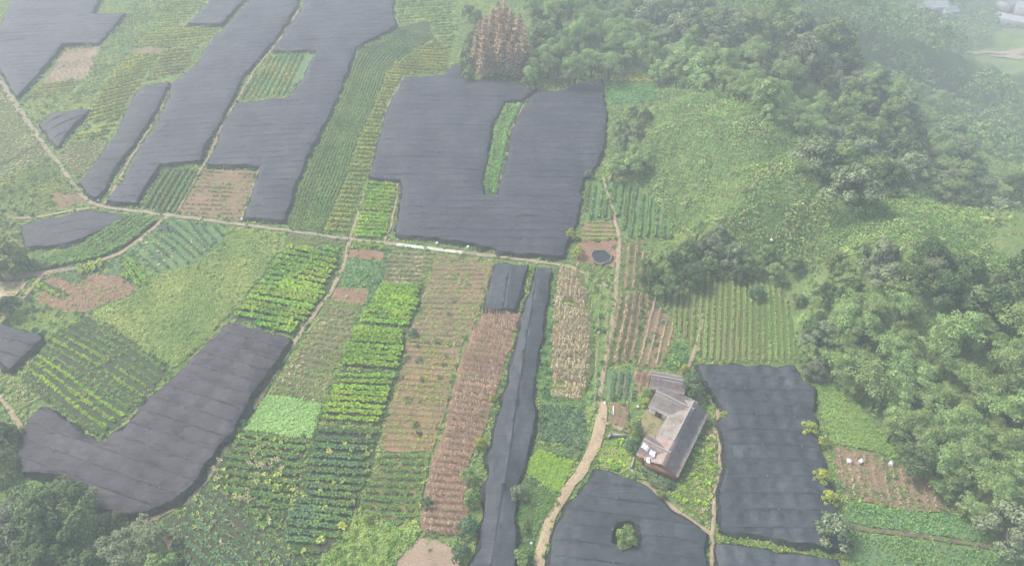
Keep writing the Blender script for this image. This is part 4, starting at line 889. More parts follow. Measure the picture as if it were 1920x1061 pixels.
plot('weed_field', [(1346, 1003), (1416, 1016), (1484, 1030), (1588, 1042), (1584, 1050), (1480, 1036), (1346, 1016)], 'weedy earth baulk between the two right-hand nets', 'soil_weedy', [C(dens=2, mat='leaf_weed', gap=.2), C(dens=.6, tpl='clump', mat='leaf_lime', gap=.5, sc=.6, t=(0, .4))])
# ------------------------------------------------------------------ trees
def crown_broad(seed, R=3.0, H=6.0, lobes=16, nl=150, leaf=.42, flat=.85, spread=.76, lobe=(.22, .36)):
    """crown of uneven leafy lobes, gaps between them; trunk height about H*.35"""
    g = np.random.default_rng(seed); b = MB(); cs = []
    for i in range(lobes):
        a = i * 2.399 + g.uniform(-.5, .5); f = math.sqrt((i + .5) / lobes)
        rr = R * spread * f * g.uniform(.8, 1.25); z = H * (.50 + .36 * (1 - f * f) * g.uniform(.7, 1.2)) - H * .24 * f * g.uniform(0, 1.3)
        lr = R * g.uniform(*lobe)
        cs.append((rr * math.cos(a), rr * math.sin(a), z, lr))
    for (x, y, z, lr) in cs:
        n = int(nl * g.uniform(.8, 1.2)); d = g.normal(size=(n, 3)); d /= np.linalg.norm(d, axis=1)[:, None]
        d[:, 2] = np.where(d[:, 2] < -.35, -d[:, 2], d[:, 2])
        P = np.array([x, y, z]) + d * lr * np.array([1, 1, flat]) * (g.uniform(.72, 1.1, (n, 1)) + .12 * np.sin(7 * d[:, :1] + seed))
        N_ = d + g.normal(size=(n, 3)) * .28 + np.array([0, 0, .3]); N_ /= np.linalg.norm(N_, axis=1)[:, None]
        V, F = leafquads(P, N_, leaf * g.uniform(.65, 1.35, n), .62, g)
        lt = g.uniform(.1, .75)
        b.add(V, F, 0, np.repeat(np.clip(lt + g.normal(0, .15, n), 0, 1), 4))
    return b, cs

def trunk_mb(seed, H, R, cs, r0=.22):
    g = np.random.default_rng(seed + 500); b = MB()
    top = np.array([g.uniform(-.2, .2), g.uniform(-.2, .2), H * .5])
    b.tube([(0, 0, -.3), (top[0] * .4, top[1] * .4, H * .25), top], [r0, r0 * .8, r0 * .55], 7)
    for i in g.choice(len(cs), min(6, len(cs)), replace=False):
        x, y, z, lr = cs[i]
        b.tube([top * np.array([.6, .6, .75]), ((x + top[0]) * .5, (y + top[1]) * .5, (z + H * .45) * .5), (x, y, z)], [r0 * .5, r0 * .35, r0 * .12], 5)
    return b

def bamboo_mb(seed, R=2.6, H=7.0, culms=14, nl=210, leaf=.25):
    """arching culms with hanging plumes"""
    g = np.random.default_rng(seed); b, cu = MB(), MB()
    for i in range(culms):
        a = i * 2.399 + g.uniform(-.4, .4); f = math.sqrt((i + .4) / culms); out = R * f * g.uniform(.75, 1.15); h = H * g.uniform(.78, 1.08) * (1.04 - .25 * f * f)
        t = np.linspace(0, 1, 7)
        cx = np.array([.25 * out * .4 * math.cos(a) + out * math.cos(a) * tt ** 2.2 for tt in t]); cy = np.array([.25 * out * .4 * math.sin(a) + out * math.sin(a) * tt ** 2.2 for tt in t])
        cz = h * (np.sin(t * 1.9) / math.sin(math.pi / 2)) ; cz = np.where(t > .83, h * np.sin(1.9 * t) , cz)
        cu.tube(np.column_stack([cx, cy, cz]), np.linspace(.05, .015, 7), 4)
        for u, pr_, m in ((.55, .26, nl // 4), (.75, .33, nl // 3), (.97, .27, nl // 3)):
            # feathery rounded plumes along the arching culm
            c = np.array([np.interp(u, t, cx), np.interp(u, t, cy), np.interp(u, t, cz)]) + g.normal(0, .12, 3)
            d = g.normal(size=(m, 3)); d /= np.linalg.norm(d, axis=1)[:, None]; d[:, 2] = np.where(d[:, 2] < -.3, -d[:, 2], d[:, 2])
            P = c + d * (R * pr_) * g.uniform(.75, 1.08, (m, 1)) * np.array([1, 1, .85])
            N_ = d + np.array([0, 0, .25]) + g.normal(size=(m, 3)) * .22; N_ /= np.linalg.norm(N_, axis=1)[:, None]
            V, F = leafquads(P, N_, leaf * g.uniform(.7, 1.3, m), .5, g, .35)
            b.add(V, F, 0, np.repeat(np.clip(g.uniform(.25, .7) + .3 * d[:, 2] * 0 + g.normal(0, .12, m), 0, 1), 4))
    return b, cu

def cone_mb(seed, R=1.5, H=11.0, n=900, leaf=.5):
    """narrow feathery conifer in tiers"""
    g = np.random.default_rng(seed); b = MB()
    u = np.sqrt(g.uniform(0, 1, n)) ; z = H * (1 - .88 * u); a = g.uniform(0, 6.28, n)
    rr = R * u ** .4 * (.72 + .28 * np.sin(z * 5 + a * 2)) * g.uniform(.55, 1.08, n)
    P = np.stack([rr * np.cos(a), rr * np.sin(a), z], 1)
    N_ = np.stack([np.cos(a) * .8, np.sin(a) * .8, np.full(n, .7)], 1) + g.normal(size=(n, 3)) * .35; N_ /= np.linalg.norm(N_, axis=1)[:, None]
    V, F = leafquads(P, N_, leaf * g.uniform(.6, 1.3, n), .55, g, .45)
    b.add(V, F, 0, np.repeat(np.clip(g.normal(.5, .25, n), 0, 1), 4))
    t = MB(); t.tube([(0, 0, -.3), (0, 0, H * .5), (0, 0, H * .97)], [.2, .12, .02], 6)
    return b, t

LIB = {}
def lib(kind, i):
    """(crown mesh, trunk mesh, crown name, trunk name, radius, height) of a tree shape"""
    k = (kind, i)
    if k in LIB: return LIB[k]
    sd = hash(kind) % 1 + i * 17 + len(kind) * 101
    if kind in ('tree', 'dark', 'pale', 'lime'):
        m = {'tree': 'leaf_tree', 'dark': 'leaf_treedark', 'pale': 'leaf_treepale', 'lime': 'leaf_bamboo'}[kind]
        H = 6.0; b, cs = crown_broad(sd, 3.0, H, 14 + i % 4 * 3, 165, .36)
        t = trunk_mb(sd, H, 3, cs); r = (b.mesh('crown', MAT[m]), t.mesh('trunk', MAT['bark']), 'crown', 'trunk', 3.0, H)
    elif kind in ('big', 'bigpale'):
        H = 9.0; b, cs = crown_broad(sd, 5.0, H, 40, 190, .36, .9, .92, (.14, .25)); t = trunk_mb(sd, H, 5, cs, .4)
        r = (b.mesh('crown', MAT['leaf_treedark' if kind == 'big' else 'leaf_treepale']), t.mesh('trunk', MAT['bark']), 'crown', 'trunk', 5.0, H)
    elif kind == 'bush':
        H = 2.2; b, cs = crown_broad(sd, 1.3, H, 15, 70, .2); t = trunk_mb(sd, H * .6, 1, cs, .06)
        r = (b.mesh('foliage', MAT['leaf_scrub']), t.mesh('stem', MAT['bark']), 'foliage', 'stem', 1.3, H)
    elif kind in ('bushlime', 'bushblue', 'bushpale'):
        H = 2.2; b, cs = crown_broad(sd, 1.3, H, 15, 70, .2); t = trunk_mb(sd, H * .6, 1, cs, .06)
        r = (b.mesh('foliage', MAT[{'bushlime': 'leaf_yellow', 'bushblue': 'leaf_blue', 'bushpale': 'leaf_treepale'}[kind]]), t.mesh('stem', MAT['bark']), 'foliage', 'stem', 1.3, H)
    elif kind == 'bamboo':
        b, c = bamboo_mb(sd); r = (b.mesh('foliage', MAT['leaf_bamboo']), c.mesh('culms', MAT['culm']), 'foliage', 'culms', 2.9, 7.0)
    elif kind == 'rust':
        b, c = cone_mb(sd); r = (b.mesh('crown', MAT['leaf_rust']), c.mesh('trunk', MAT['bark']), 'crown', 'trunk', 1.5, 11.0)
    LIB[k] = r
    return r

def tree_at(xy, kind, i, s, sz, label, cat, group, name, rz=None):
    cm, tm, cn, tn, R0, H0 = lib(kind, i)
    o = ob(name, None, loc=(xy[0], xy[1], float(hz(xy[0], xy[1])) - .05), rz=random.uniform(0, 6.28) if rz is None else rz, sc=(s, s, sz), label=label, cat=cat, group=group)
    ob(cn, cm, o); ob(tn, tm, o)
    return o

def tree_px(p, rpx, kind, i, label, cat='tree', group=None, name='tree', tall=1.0):
    """a tree whose crown is centred on survey point p with a radius of rpx pixels"""
    cm, tm, cn, tn, R0, H0 = lib(kind, i)
    h = 3.0
    for _ in range(3):
        s = rpx * mpp(p, h) / R0; h = H0 * s * tall * .6
    return tree_at(S([p], h)[0], kind, i, s, s * tall, label, cat, group, name)

# bottom left corner
BL = 'trees in the bottom corner beside the hooked net'
tree_px((84, 962), 86, 'big', 0, 'largest dark green tree covering the lower corner of the hooked net', group=BL, tall=.8)
tree_px((20, 985), 70, 'bigpale', 1, 'pale grey-green tree in the bottom corner', group=BL, tall=.8)
tree_px((70, 1065), 75, 'big', 2, 'dark tree cut by the bottom edge below the largest tree', group=BL, tall=.7)
tree_px((246, 1022), 62, 'bigpale', 3, 'pale green tree beside the hooked path end', group=BL, tall=.75)
tree_px((186, 980), 24, 'pale', 4, 'small pale tree between the two large trees', group=BL)
tree_px((222, 968), 16, 'pale', 2, 'slender pale treetop rising over the net edge', group=BL, tall=1.5)
tree_px((296, 1066), 38, 'tree', 2, 'green tree at the bottom edge beside diagonal rows', group=BL)
tree_px((165, 1062), 40, 'dark', 1, 'dark tree at the bottom edge between two pale trees', group=BL)
tree_px((2, 812), 30, 'dark', 3, 'dark tree on the picture edge beside the hooked net', group=BL)
tree_px((-2, 872), 34, 'big', 4, 'second dark tree on the picture edge below the first', group=BL, tall=.8)
tree_px((12, 470), 34, 'tree', 0, 'round green tree on the edge above the earth track', group='trees by the tan pond')
tree_px((44, 492), 20, 'dark', 2, 'smaller dark tree beside the curved leafy strip', group='trees by the tan pond')
tree_px((-8, 505), 26, 'dark', 0, 'dark tree on the edge above the tan pond', group='trees by the tan pond')
tree_px((8, 572), 24, 'dark', 1, 'dark tree on the edge below the tan pond', group='trees by the tan pond')
tree_px((30, 562), 9, 'bushblue', 1, 'low blue-green bush beside the tan pond', 'bush', 'trees by the tan pond', 'bush')
tree_px((55, 560), 8, 'bushblue', 2, 'low blue-green bush on the corner of the brown plot', 'bush', name='bush')
# bushes and trees among the plots
for p, r, k, i, lb in [((1174, 1003), 23, 'bush', 2, 'green bush growing through the hole in the net'), ((1300, 717), 27, 'bushblue', 0, 'round blue-green tree behind the farmhouse'),
    ((1192, 800), 17, 'bush', 0, 'dark bush left of the courtyard'), ((1186, 832), 16, 'bushblue', 3, 'blue-green bush below the dark courtyard bush'), ((1212, 752), 10, 'bushlime', 1, 'bright lime bush at the farmhouse corner'),
    ((1214, 735), 12, 'bush', 3, 'small green bush by the outbuilding'), ((1520, 800), 13, 'bushlime', 2, 'yellow-green bush leaning over the net edge'), ((1545, 826), 9, 'bushlime', 3, 'small lime bush below the leaning yellow-green bush'),
    ((1543, 890), 14, 'bushlime', 1, 'yellow bush on the right edge of the panelled net'), ((1558, 930), 14, 'bushlime', 0, 'lime bush below the yellow bush at the net edge'), ((1567, 990), 27, 'bushpale', 1, 'pale green bush at the lower corner of the panelled net'),
    ((878, 890), 16, 'bush', 1, 'green bush at the foot of the dry maize strip'), ((884, 930), 17, 'bush', 2, 'second green bush between dry maize and thin net'), ((876, 985), 20, 'bushblue', 1, 'blue-green bush near the bottom beside the thin net'),
    ((866, 1035), 20, 'bushblue', 0, 'blue-green bush at the bottom beside bare earth'), ((900, 828), 12, 'bushlime', 2, 'lime bush beside the thin net at the maize strip'), ((924, 746), 7, 'bushlime', 3, 'little lime bush on the brown edge of the maize'),
    ((972, 922), 17, 'bushpale', 2, 'pale bush overhanging the thin net'), ((978, 1040), 18, 'bush', 3, 'green bush at the bottom right of the thin net'), ((984, 985), 10, 'bush', 0, 'small bush on the right rim of the thin net'),
    ((1072, 436), 11, 'bushlime', 2, 'yellow creeper climbing the corner of the largest net'), ((1084, 470), 12, 'bushlime', 0, 'lime bush at the lower corner of the largest net'), ((1104, 325), 9, 'bushpale', 0, 'small pale bush at the notch of the largest net'),
    ((1240, 925), 10, 'bush', 1, 'dark bush beside the vegetable bed'), ((1256, 905), 9, 'bushblue', 2, 'small blue-green bush below the farmhouse roof'), ((1360, 777), 9, 'bushlime', 1, 'lime plant at the corner where net meets garden'),
    ((1420, 545), 16, 'bushblue', 2, 'grey-green bush standing in the broad row plot'), ((774, 622), 9, 'bushblue', 1, 'dark bush between lime and brown plots'), ((1018, 780), 8, 'bush', 2, 'small bush on the rim of the thin net beside leafy square'),
    ((800, 940), 12, 'bushblue', 3, 'blue-green shrub among the ridged rows'), ((690, 972), 9, 'bushlime', 3, 'lime shrub at the edge of the weed patch'), ((455, 790), 7, 'bush', 0, 'little bush on the long path beside the light green square'),
    ((448, 806), 6, 'bush', 2, 'second little bush on the long path'), ((1285, 690), 10, 'bushlime', 0, 'lime shrub beside the reddish path'), ((905, 960), 0, None, 0, '')]:
    if k: tree_px(p, r * (1.35 if p[0] > 1500 else 1.1), k, i, lb, 'bush', 'bushes among the plots', 'bush', 1.15)
# clump right of the pond
g1 = 'trees between pond and broad row plot'
for j, (p, r, k) in enumerate([((1222, 520), 27, 'dark'), ((1262, 535), 24, 'dark'), ((1255, 480), 28, 'tree'), ((1300, 510), 28, 'dark'), ((1330, 495), 24, 'tree'), ((1235, 548), 14, 'bamboo'),
    ((1290, 460), 24, 'tree'), ((1335, 455), 27, 'pale'), ((1380, 470), 28, 'pale'), ((1410, 495), 22, 'tree'), ((1385, 510), 20, 'dark'), ((1310, 432), 22, 'bamboo'), ((1455, 505), 22, 'lime'), ((1490, 490), 20, 'tree'), ((1350, 430), 18, 'pale'), ((1440, 470), 18, 'tree'), ((1212, 492), 16, 'tree')]):
    nm = {'dark': 'dark green', 'tree': 'green', 'pale': 'olive-pale', 'bamboo': 'feathery', 'lime': 'yellow-green'}[k]
    tree_px(p, r, k, j % 4, f'{nm} tree in the clump between the pond and the broad row plot', group=g1 + ' ' + nm)
# edge of the bamboo wood beside the broad row plot
for j, (p, r, k) in enumerate([((1500, 560), 16, 'tree'), ((1512, 600), 18, 'lime'), ((1520, 640), 20, 'pale'), ((1528, 690), 22, 'pale'), ((1545, 665), 20, 'tree'), ((1550, 620), 20, 'dark')]):
    tree_px(p, r, k, j % 4, 'rounded tree in the row along the right edge of the broad row plot', group='trees edging the broad row plot')
# bush group on the hillside near the net
for j, (p, r) in enumerate([((1160, 300), 20), ((1185, 305), 24), ((1205, 300), 18), ((1150, 322), 16), ((1190, 280), 18)]):
    tree_px(p, r, 'lime' if j < 3 else 'bamboo', j % 4, 'light green bushy tree beside the right side of the largest net', group='light trees beside the largest net')
for j, (p, r) in enumerate([((1165, 230), 18), ((1190, 245), 20), ((1210, 215), 18), ((1185, 205), 14), ((1165, 262), 16)]):
    tree_px(p, r, ['lime', 'pale', 'tree'][j % 3], j % 4, 'scrubby tree on the lower hillside beside the largest net', group='scrubby trees on the lower hillside')
# rust coloured conifers
rust = [q for q in [(905, 145), (922, 147), (938, 145), (955, 146), (972, 146), (898, 130), (914, 128), (930, 130), (948, 129), (964, 130), (980, 134), (902, 112), (918, 112), (935, 112), (952, 112), (970, 113), (910, 95), (926, 95), (944, 95), (960, 96), (918, 80), (934, 80), (950, 80), (930, 66), (944, 66), (922, 50), (940, 52), (930, 36)] if q[1] > 70]
for j, p in enumerate(rust):
    q = S([p])[0] + RNG.normal(0, .4, 2); s = random.uniform(.85, 1.15)
    tree_at(q, 'rust', j % 4, s * 1.4, s * .9, 'rust-brown conifer in the dense stand, ' + ('front row by the net' if p[1] > 140 else 'second row' if p[1] > 120 else 'middle rows' if p[1] > 90 else 'back row') + (', near the grassy side' if p[0] < 918 else ', near the bamboo' if p[0] > 955 else ', in the centre'), 'tree', 'rust-brown conifers', 'conifer_tree')
for j, p in enumerate([(868, 122), (878, 135), (872, 100), (884, 110), (880, 80), (890, 60), (895, 30), (880, 20), (985, 120), (990, 150), (1003, 152)]):
    tree_px(p, 14, 'tree', j % 4, 'green tree on the flank of the rust-brown stand', group='green trees beside the rust-brown stand', tall=1.2)

# ------------------------------------------------------------------ the wood on the hill
def poisson(poly, dmin, seed, dvar=.25):
    P = grid_in(poly, dmin, .36, seed)
    return P
def region(px, h=0.0): return S(px, h)
NAMES = {'tree': 'broadleaf_tree', 'dark': 'broadleaf_tree', 'pale': 'broadleaf_tree', 'lime': 'broadleaf_tree', 'bamboo': 'bamboo_clump'}
WOODS = [
 # polygon, spacing, mixture, scale, where
 ([(1500, 500), (1600, 470), (1720, 478), (1860, 500), (2200, 530), (2200, 600), (1900, 590), (1780, 570), (1640, 560), (1560, 570), (1548, 700), (1520, 680), (1505, 560)], 3.4, {'tree': .38, 'dark': .3, 'pale': .22, 'lime': .1}, .92, 'above the bamboo'),
 ([(1560, 575), (1640, 565), (1780, 575), (1900, 596), (2200, 606), (2200, 900), (1920, 880), (1880, 930), (1800, 930), (1760, 900), (1690, 840), (1640, 770), (1605, 735), (1550, 705)], 2.6, {'bamboo': .84, 'tree': .08, 'dark': .04, 'pale': .04}, 1.0, 'on the near slope'),
 ([(1800, 935), (1880, 935), (1920, 890), (2200, 905), (2200, 1080), (1930, 1030), (1870, 1010), (1800, 960)], 3.3, {'tree': .3, 'pale': .4, 'bamboo': .3}, .95, 'in the lower corner'),
 ([(985, 158), (1000, 120), (1000, 60), (990, -30), (1180, -30), (1240, 100), (1190, 128), (1130, 150), (1060, 162)], 4.4, {'tree': .35, 'bamboo': .4, 'dark': .1, 'pale': .15}, 1.1, 'behind the largest net'),
 ([(1190, 130), (1240, 98), (1330, 90), (1480, 150), (1492, 218), (1440, 212), (1350, 168), (1230, 142)], 4.2, {'bamboo': .45, 'lime': .3, 'tree': .25}, 1.05, 'along the crest of the grassy hill'),
 ([(1182, -30), (1560, -30), (1560, 120), (1480, 148), (1330, 88), (1245, 96)], 5.4, {'tree': .35, 'dark': .15, 'pale': .35, 'bamboo': .15}, 1.3, 'in the misty wood at the top'),
 ([(1485, 150), (1560, 122), (1800, 140), (1800, 300), (1720, 330), (1640, 368), (1590, 402), (1505, 320), (1495, 225)], 4.8, {'tree': .4, 'dark': .12, 'pale': .18, 'bamboo': .3}, 1.2, 'in the hollow behind the grassy hill'),
 ([(1562, -30), (1850, -30), (1860, 60), (1800, 138), (1562, 118)], 6.2, {'tree': .35, 'dark': .15, 'pale': .5}, 1.5, 'in the farthest mist'),
 ([(1802, 142), (1830, 125), (2200, 130), (2200, 470), (1860, 460), (1780, 370), (1722, 332), (1802, 298)], 5.4, {'tree': .4, 'dark': .15, 'pale': .25, 'bamboo': .2}, 1.35, 'on the misty slope at the edge'),
]
MARKS = {'above the bamboo': [('beside the broad row plot', (1500, 600)), ('below the second spur', (1720, 490)), ('at the right picture edge', (1910, 550)), ('next to the tree clump', (1520, 510)), ('over the bamboo tops', (1680, 560))],
 'on the near slope': [('beside the grassy slope', (1610, 740)), ('next to the pinkish plot', (1710, 860)), ('at the right picture edge', (1910, 780)), ('at the upper rim', (1760, 580)), ('near the panelled net', (1570, 690)), ('in the middle of the stand', (1760, 700))],
 'in the lower corner': [('above the muddy lane', (1840, 990)), ('at the right picture edge', (1915, 960))],
 'behind the largest net': [('beside the rust-brown stand', (1000, 110)), ('overhanging the net', (1070, 155)), ('at the top picture edge', (1080, 10)), ('behind the flat plot', (1190, 115)), ('in the middle', (1090, 80))],
 'along the crest of the grassy hill': [('over the flat plot', (1215, 130)), ('at mid crest', (1330, 140)), ('at the far end', (1470, 190))],
 'in the misty wood at the top': [('at the top picture edge', (1350, 10)), ('behind the hill crest', (1330, 80)), ('towards the rust-brown stand', (1200, 40)), ('towards the far road', (1530, 80))],
 'in the hollow behind the grassy hill': [('beside the crest', (1510, 230)), ('in the gully', (1590, 380)), ('below the far houses', (1720, 170)), ('beside the second spur', (1690, 310)), ('in the middle of the hollow', (1620, 260))],
 'in the farthest mist': [('near the far houses', (1830, 30)), ('at the top picture edge', (1650, 0)), ('above the far road', (1780, 110)), ('in the middle', (1680, 80))],
 'on the misty slope at the edge': [('below the far road', (1860, 150)), ('by the pale clearing', (1850, 300)), ('at the right picture edge', (1915, 240)), ('behind the second spur', (1800, 380)), ('in the valley', (1820, 220))]}
MARKXY = {k: [(t, S([q], 2.0)[0]) for t, q in v] for k, v in MARKS.items()}
SHORT = {'on the near slope': 'on the near slope', 'in the hollow behind the grassy hill': 'in the hollow', 'on the misty slope at the edge': 'on the misty slope', 'along the crest of the grassy hill': 'along the hill crest', 'in the misty wood at the top': 'in the top wood', 'in the farthest mist': 'in the farthest mist'}
def where_near(p, where): return min(MARKXY[where], key=lambda m: float(np.hypot(*(m[1] - p))))[0]
def size_word(s, s0=1.0): return 'small' if s < .72 else 'large' if s > 1.05 else 'middling'
COLW = {'tree': 'green', 'dark': 'dark green', 'pale': 'pale grey-green', 'lime': 'yellow-green', 'bamboo': 'feathery green'}
spots = []
for wi, (px, dm, mixw, s0, where) in enumerate(WOODS):
    poly = region(px, 2.0)
    dm, s0 = (dm * .82, s0 * .80) if wi < 5 else (dm * .92, s0 * .86) if wi == 6 else (dm * 1.02, s0 * 1.02)
    P = poisson(poly, dm, 900 + wi)
    ks = list(mixw); pr = np.array([mixw[k] for k in ks]); pr = pr / pr.sum()
    nz = wav(P[:, 0], P[:, 1], 9, 40 + wi)
    for p, n_ in zip(P, nz):
        # kinds grow in patches
        u = (random.random() * .55 + .45 * (.5 + .5 * math.tanh(n_ * 1.3))); k = ks[min(len(ks) - 1, int(np.searchsorted(np.cumsum(pr), u)))]
        if .10 > random.random() or (wi == 8 and hz(p[0], p[1]) > -6): continue
        spots.append((p, k, s0 * random.choice((.6, .8, .9, 1., 1., 1.15, 1.4)) * random.uniform(.88, 1.12), where))
CLEAR = S([(1880, 30), (1905, 30), (1925, 40), (1925, 20), (1900, 50), (1880, 60), (1815, 106), (1840, 104), (1860, 106), (1880, 106), (1900, 104), (1920, 102), (1840, 116), (1880, 116), (1845, 310), (1870, 318), (1750, 30), (1775, 34)], 0)
spots = [q for q in spots if np.min(np.linalg.norm(CLEAR - q[0], axis=1)) > 7.5]
def cam_d(q): return math.hypot(q[0][0], q[0][1])
rest = []
for fam in ('broadleaf_tree', 'bamboo_clump'):
    L_ = sorted([q for q in spots if NAMES[q[1]] == fam], key=cam_d)
    vis = [q for q in L_ if abs(q[0][0]) < .78 * (q[0][1] * math.cos(PITCH) + CAM_H * math.sin(PITCH)) + 3]
    near_ = vis[:290]; ids = set(id(q) for q in near_); rest += [q for q in L_ if id(q) not in ids]
    for j, (p, k, s, where) in enumerate(near_):
        what = 'bamboo clump' if k == 'bamboo' else 'broadleaf tree'
        tree_at(p, k, j % (6 if k == 'bamboo' else 5), s, s * random.uniform(.85, 1.1), f'{size_word(s)} {COLW[k]} {what} {SHORT.get(where, where)}, {where_near(p, where)}', 'bamboo' if k == 'bamboo' else 'tree', f'{COLW[k]} {what}s {where}', fam)
print('forest', len(spots), 'rest', len(rest))
if rest:
    b = MB()
    low = [crown_broad(700 + i, 3.0, 6.0, 9, 28, .54)[0] for i in range(4)]
    low = [(np.concatenate(m.V), np.concatenate(m.F), np.concatenate(m.T)) for m in low]
    for j, (p, k, s, where) in enumerate(rest):
        V, F, T = low[j % 4]; a = random.uniform(0, 6.28); ca, sa = math.cos(a), math.sin(a)
        W = np.stack([(V[:, 0] * ca - V[:, 1] * sa) * s + p[0], (V[:, 0] * sa + V[:, 1] * ca) * s + p[1], V[:, 2] * s + float(hz(p[0], p[1]))], 1)
        b.add(W, F, 0, np.clip(T + random.uniform(-.2, .2), 0, 1))
    ob('forest', b.mesh('forest', MAT['leaf_tree']), kind='stuff', label='far misty wood that runs together into one mass')


# creeper covered slopes: nobody could count these plants
def slope_cover(px, dens, label, mats, seed, sc=1.0, tp='kudzu'):
    poly = region(px, .5); P = grid_in(poly, 1 / math.sqrt(dens), .5, seed)
    nz = .8 * wav(P[:, 0], P[:, 1], 9, seed + 1) + .7 * wav(P[:, 0], P[:, 1], 4, seed) + .5 * wav(P[:, 0], P[:, 1], 1.8, seed + 3)
    tint = np.clip(.45 + .3 * nz + RNG.normal(0, .18, len(P)), 0, 1); s = sc * RNG.uniform(.5, 1.3, len(P)) * (1 + .30 * np.clip(nz, -1, 1.8))
    which = RNG.choice(len(mats), len(P), p=[m[1] for m in mats]); b = MB()
    for i, m in enumerate(mats):
        k = which == i
        if k.any(): V, F, T = scatter(tp, to3(P[k], -.1), RNG.uniform(0, 6.28, int(k.sum())), s[k], tint[k]); b.add(V, F, i, T)
    ob('undergrowth', b.mesh('undergrowth', [MAT[m[0]] for m in mats]), kind='stuff', label=label)
slope_cover([(1142, 200), (1165, 195), (1232, 192), (1228, 150), (1350, 170), (1440, 214), (1494, 226), (1506, 322), (1592, 404), (1600, 430), (1560, 470), (1480, 500), (1400, 455), (1300, 432), (1266, 428), (1240, 380), (1205, 343), (1142, 333)], 4.8,
            'creepers and scrub covering the grassy hill behind the tree clump', [('leaf_scrub', .62), ('leaf_light', .22), ('leaf_olive', .16)], 70, .95)
slope_cover([(1596, 404), (1642, 370), (1700, 336), (1725, 334), (1780, 372), (1862, 462), (1990, 520), (1860, 502), (1720, 482), (1600, 474), (1490, 502), (1565, 470)], 4.8,
            'creepers covering the second spur above the broadleaf wood', [('leaf_scrub', .7), ('leaf_light', .15), ('leaf_olive', .15)], 71, .95)
slope_cover([(1142, 200), (1228, 160), (1350, 175), (1490, 230), (1506, 322), (1592, 404), (1600, 430), (1480, 500), (1300, 432), (1205, 343)], .13,
            'darker shrubs standing out of the creepers on the grassy hill', [('leaf_tree', .6), ('leaf_scrub', .4)], 77, 1.0, 'shrub')
slope_cover([(1642, 372), (1725, 336), (1862, 462), (1860, 500), (1720, 480), (1500, 500)], .13, 'darker shrubs standing out of the creepers on the second spur', [('leaf_tree', .6), ('leaf_scrub', .4)], 78, 1.0, 'shrub')
slope_cover([(205, 66), (236, 24), (250, -30), (318, -30), (286, 44), (252, 86), (215, 130), (182, 164), (142, 176), (160, 148), (192, 86)], 1.0, 'dark scrub band between the far net and the yellow-green rows', [('leaf_scrub', .6), ('leaf_tree', .4)], 72, 1.0)
slope_cover([(848, -30), (990, -30), (985, 60), (900, 50), (888, 148), (870, 138), (856, 112)], .9, 'grassy scrub beside the rust-brown stand', [('leaf_scrub', .5), ('leaf_weed', .5)], 73, .8)
slope_cover([(1800, 300), (1850, 280), (1920, 300), (2000, 330), (1990, 380), (1840, 350)], .8, 'pale grassy clearing on the misty slope', [('leaf_weed', .7), ('leaf_scrub', .3)], 74, .7)
slope_cover([(1800, 62), (1850, 56), (2000, 62), (2000, 86), (1830, 93)], .6, 'pale fields by the far road in the mist', [('leaf_weed', .6), ('leaf_olive', .4)], 75, .7)
slope_cover([(1345, 508), (1470, 536), (1500, 560), (1490, 500), (1420, 470), (1300, 440), (1268, 450), (1212, 455), (1212, 545), (1290, 518)], .9, 'low undergrowth under the tree clump', [('leaf_scrub', .5), ('leaf_tree', .5)], 76, .8)
for wi, (px, dm, mixw, s0, where) in enumerate(WOODS):
    slope_cover(px, .85 if wi in (3, 4) else .28 if wi in (5, 7, 8) else .45 if wi == 6 else .8, f'shrub layer under the trees {where}', [('leaf_scrub', .35), ('leaf_tree', .65)], 80 + wi, 1.8 if wi in (3, 4) else 1.35)
# rough grass on the ground left between plots, nets and paths
fp = S([(-40, -20), (850, -20), (1240, 200), (1500, 690), (1700, 860), (1960, 1090), (-40, 1090)])
P = grid_in(fp, .85, .5, 77); k = ~inside(P, np.asarray(FLAT)) * False
for q in NETPOLY + PLOTPOLY: k = k | inside(P, q)
for q, w_ in PATHS_XY: k = k | (seg_dist(P, q[::2]) < w_ * .55)
P = P[~k]; P = P[np.linalg.norm(P - POND_C, axis=1) > 2.4]
tint = np.clip(.4 + .35 * wav(P[:, 0], P[:, 1], 5, 14) + RNG.normal(0, .2, len(P)), 0, 1)
V, F, T = scatter('tuft', to3(P, .0), RNG.uniform(0, 6.28, len(P)), RNG.uniform(.8, 1.9, len(P)), tint)
ob('rough_grass', mesh_np('rough_grass', V, F, MAT['leaf_weed'], T), kind='stuff', label='rough grass on the ground between plots and nets')
# weeds along every plot margin and path
E = np.concatenate(EDGE_PTS); E = E + RNG.normal(0, .22, E.shape)
nz = wav(E[:, 0], E[:, 1], 3, 3); E = E[(nz > -.55) & (RNG.random(len(E)) < .8)]
tint = np.clip(.4 + .3 * wav(E[:, 0], E[:, 1], 6, 4) + RNG.normal(0, .2, len(E)), 0, 1)
hlf = RNG.random(len(E)) < .25; b = MB()
for m, tp, k, sc in ((0, 'tuft', ~hlf, .9), (1, 'bean', hlf, 1.1)):
    V, F, T = scatter(tp, to3(E[k], .05), RNG.uniform(0, 6.28, int(k.sum())), sc * RNG.uniform(.5, 1.3, int(k.sum())), tint[k]); b.add(V, F, m, T)
ob('margin_weeds', b.mesh('margin_weeds', [MAT['leaf_weed'], MAT['leaf_green']]), kind='stuff', label='weeds and grass along the plot margins and paths')
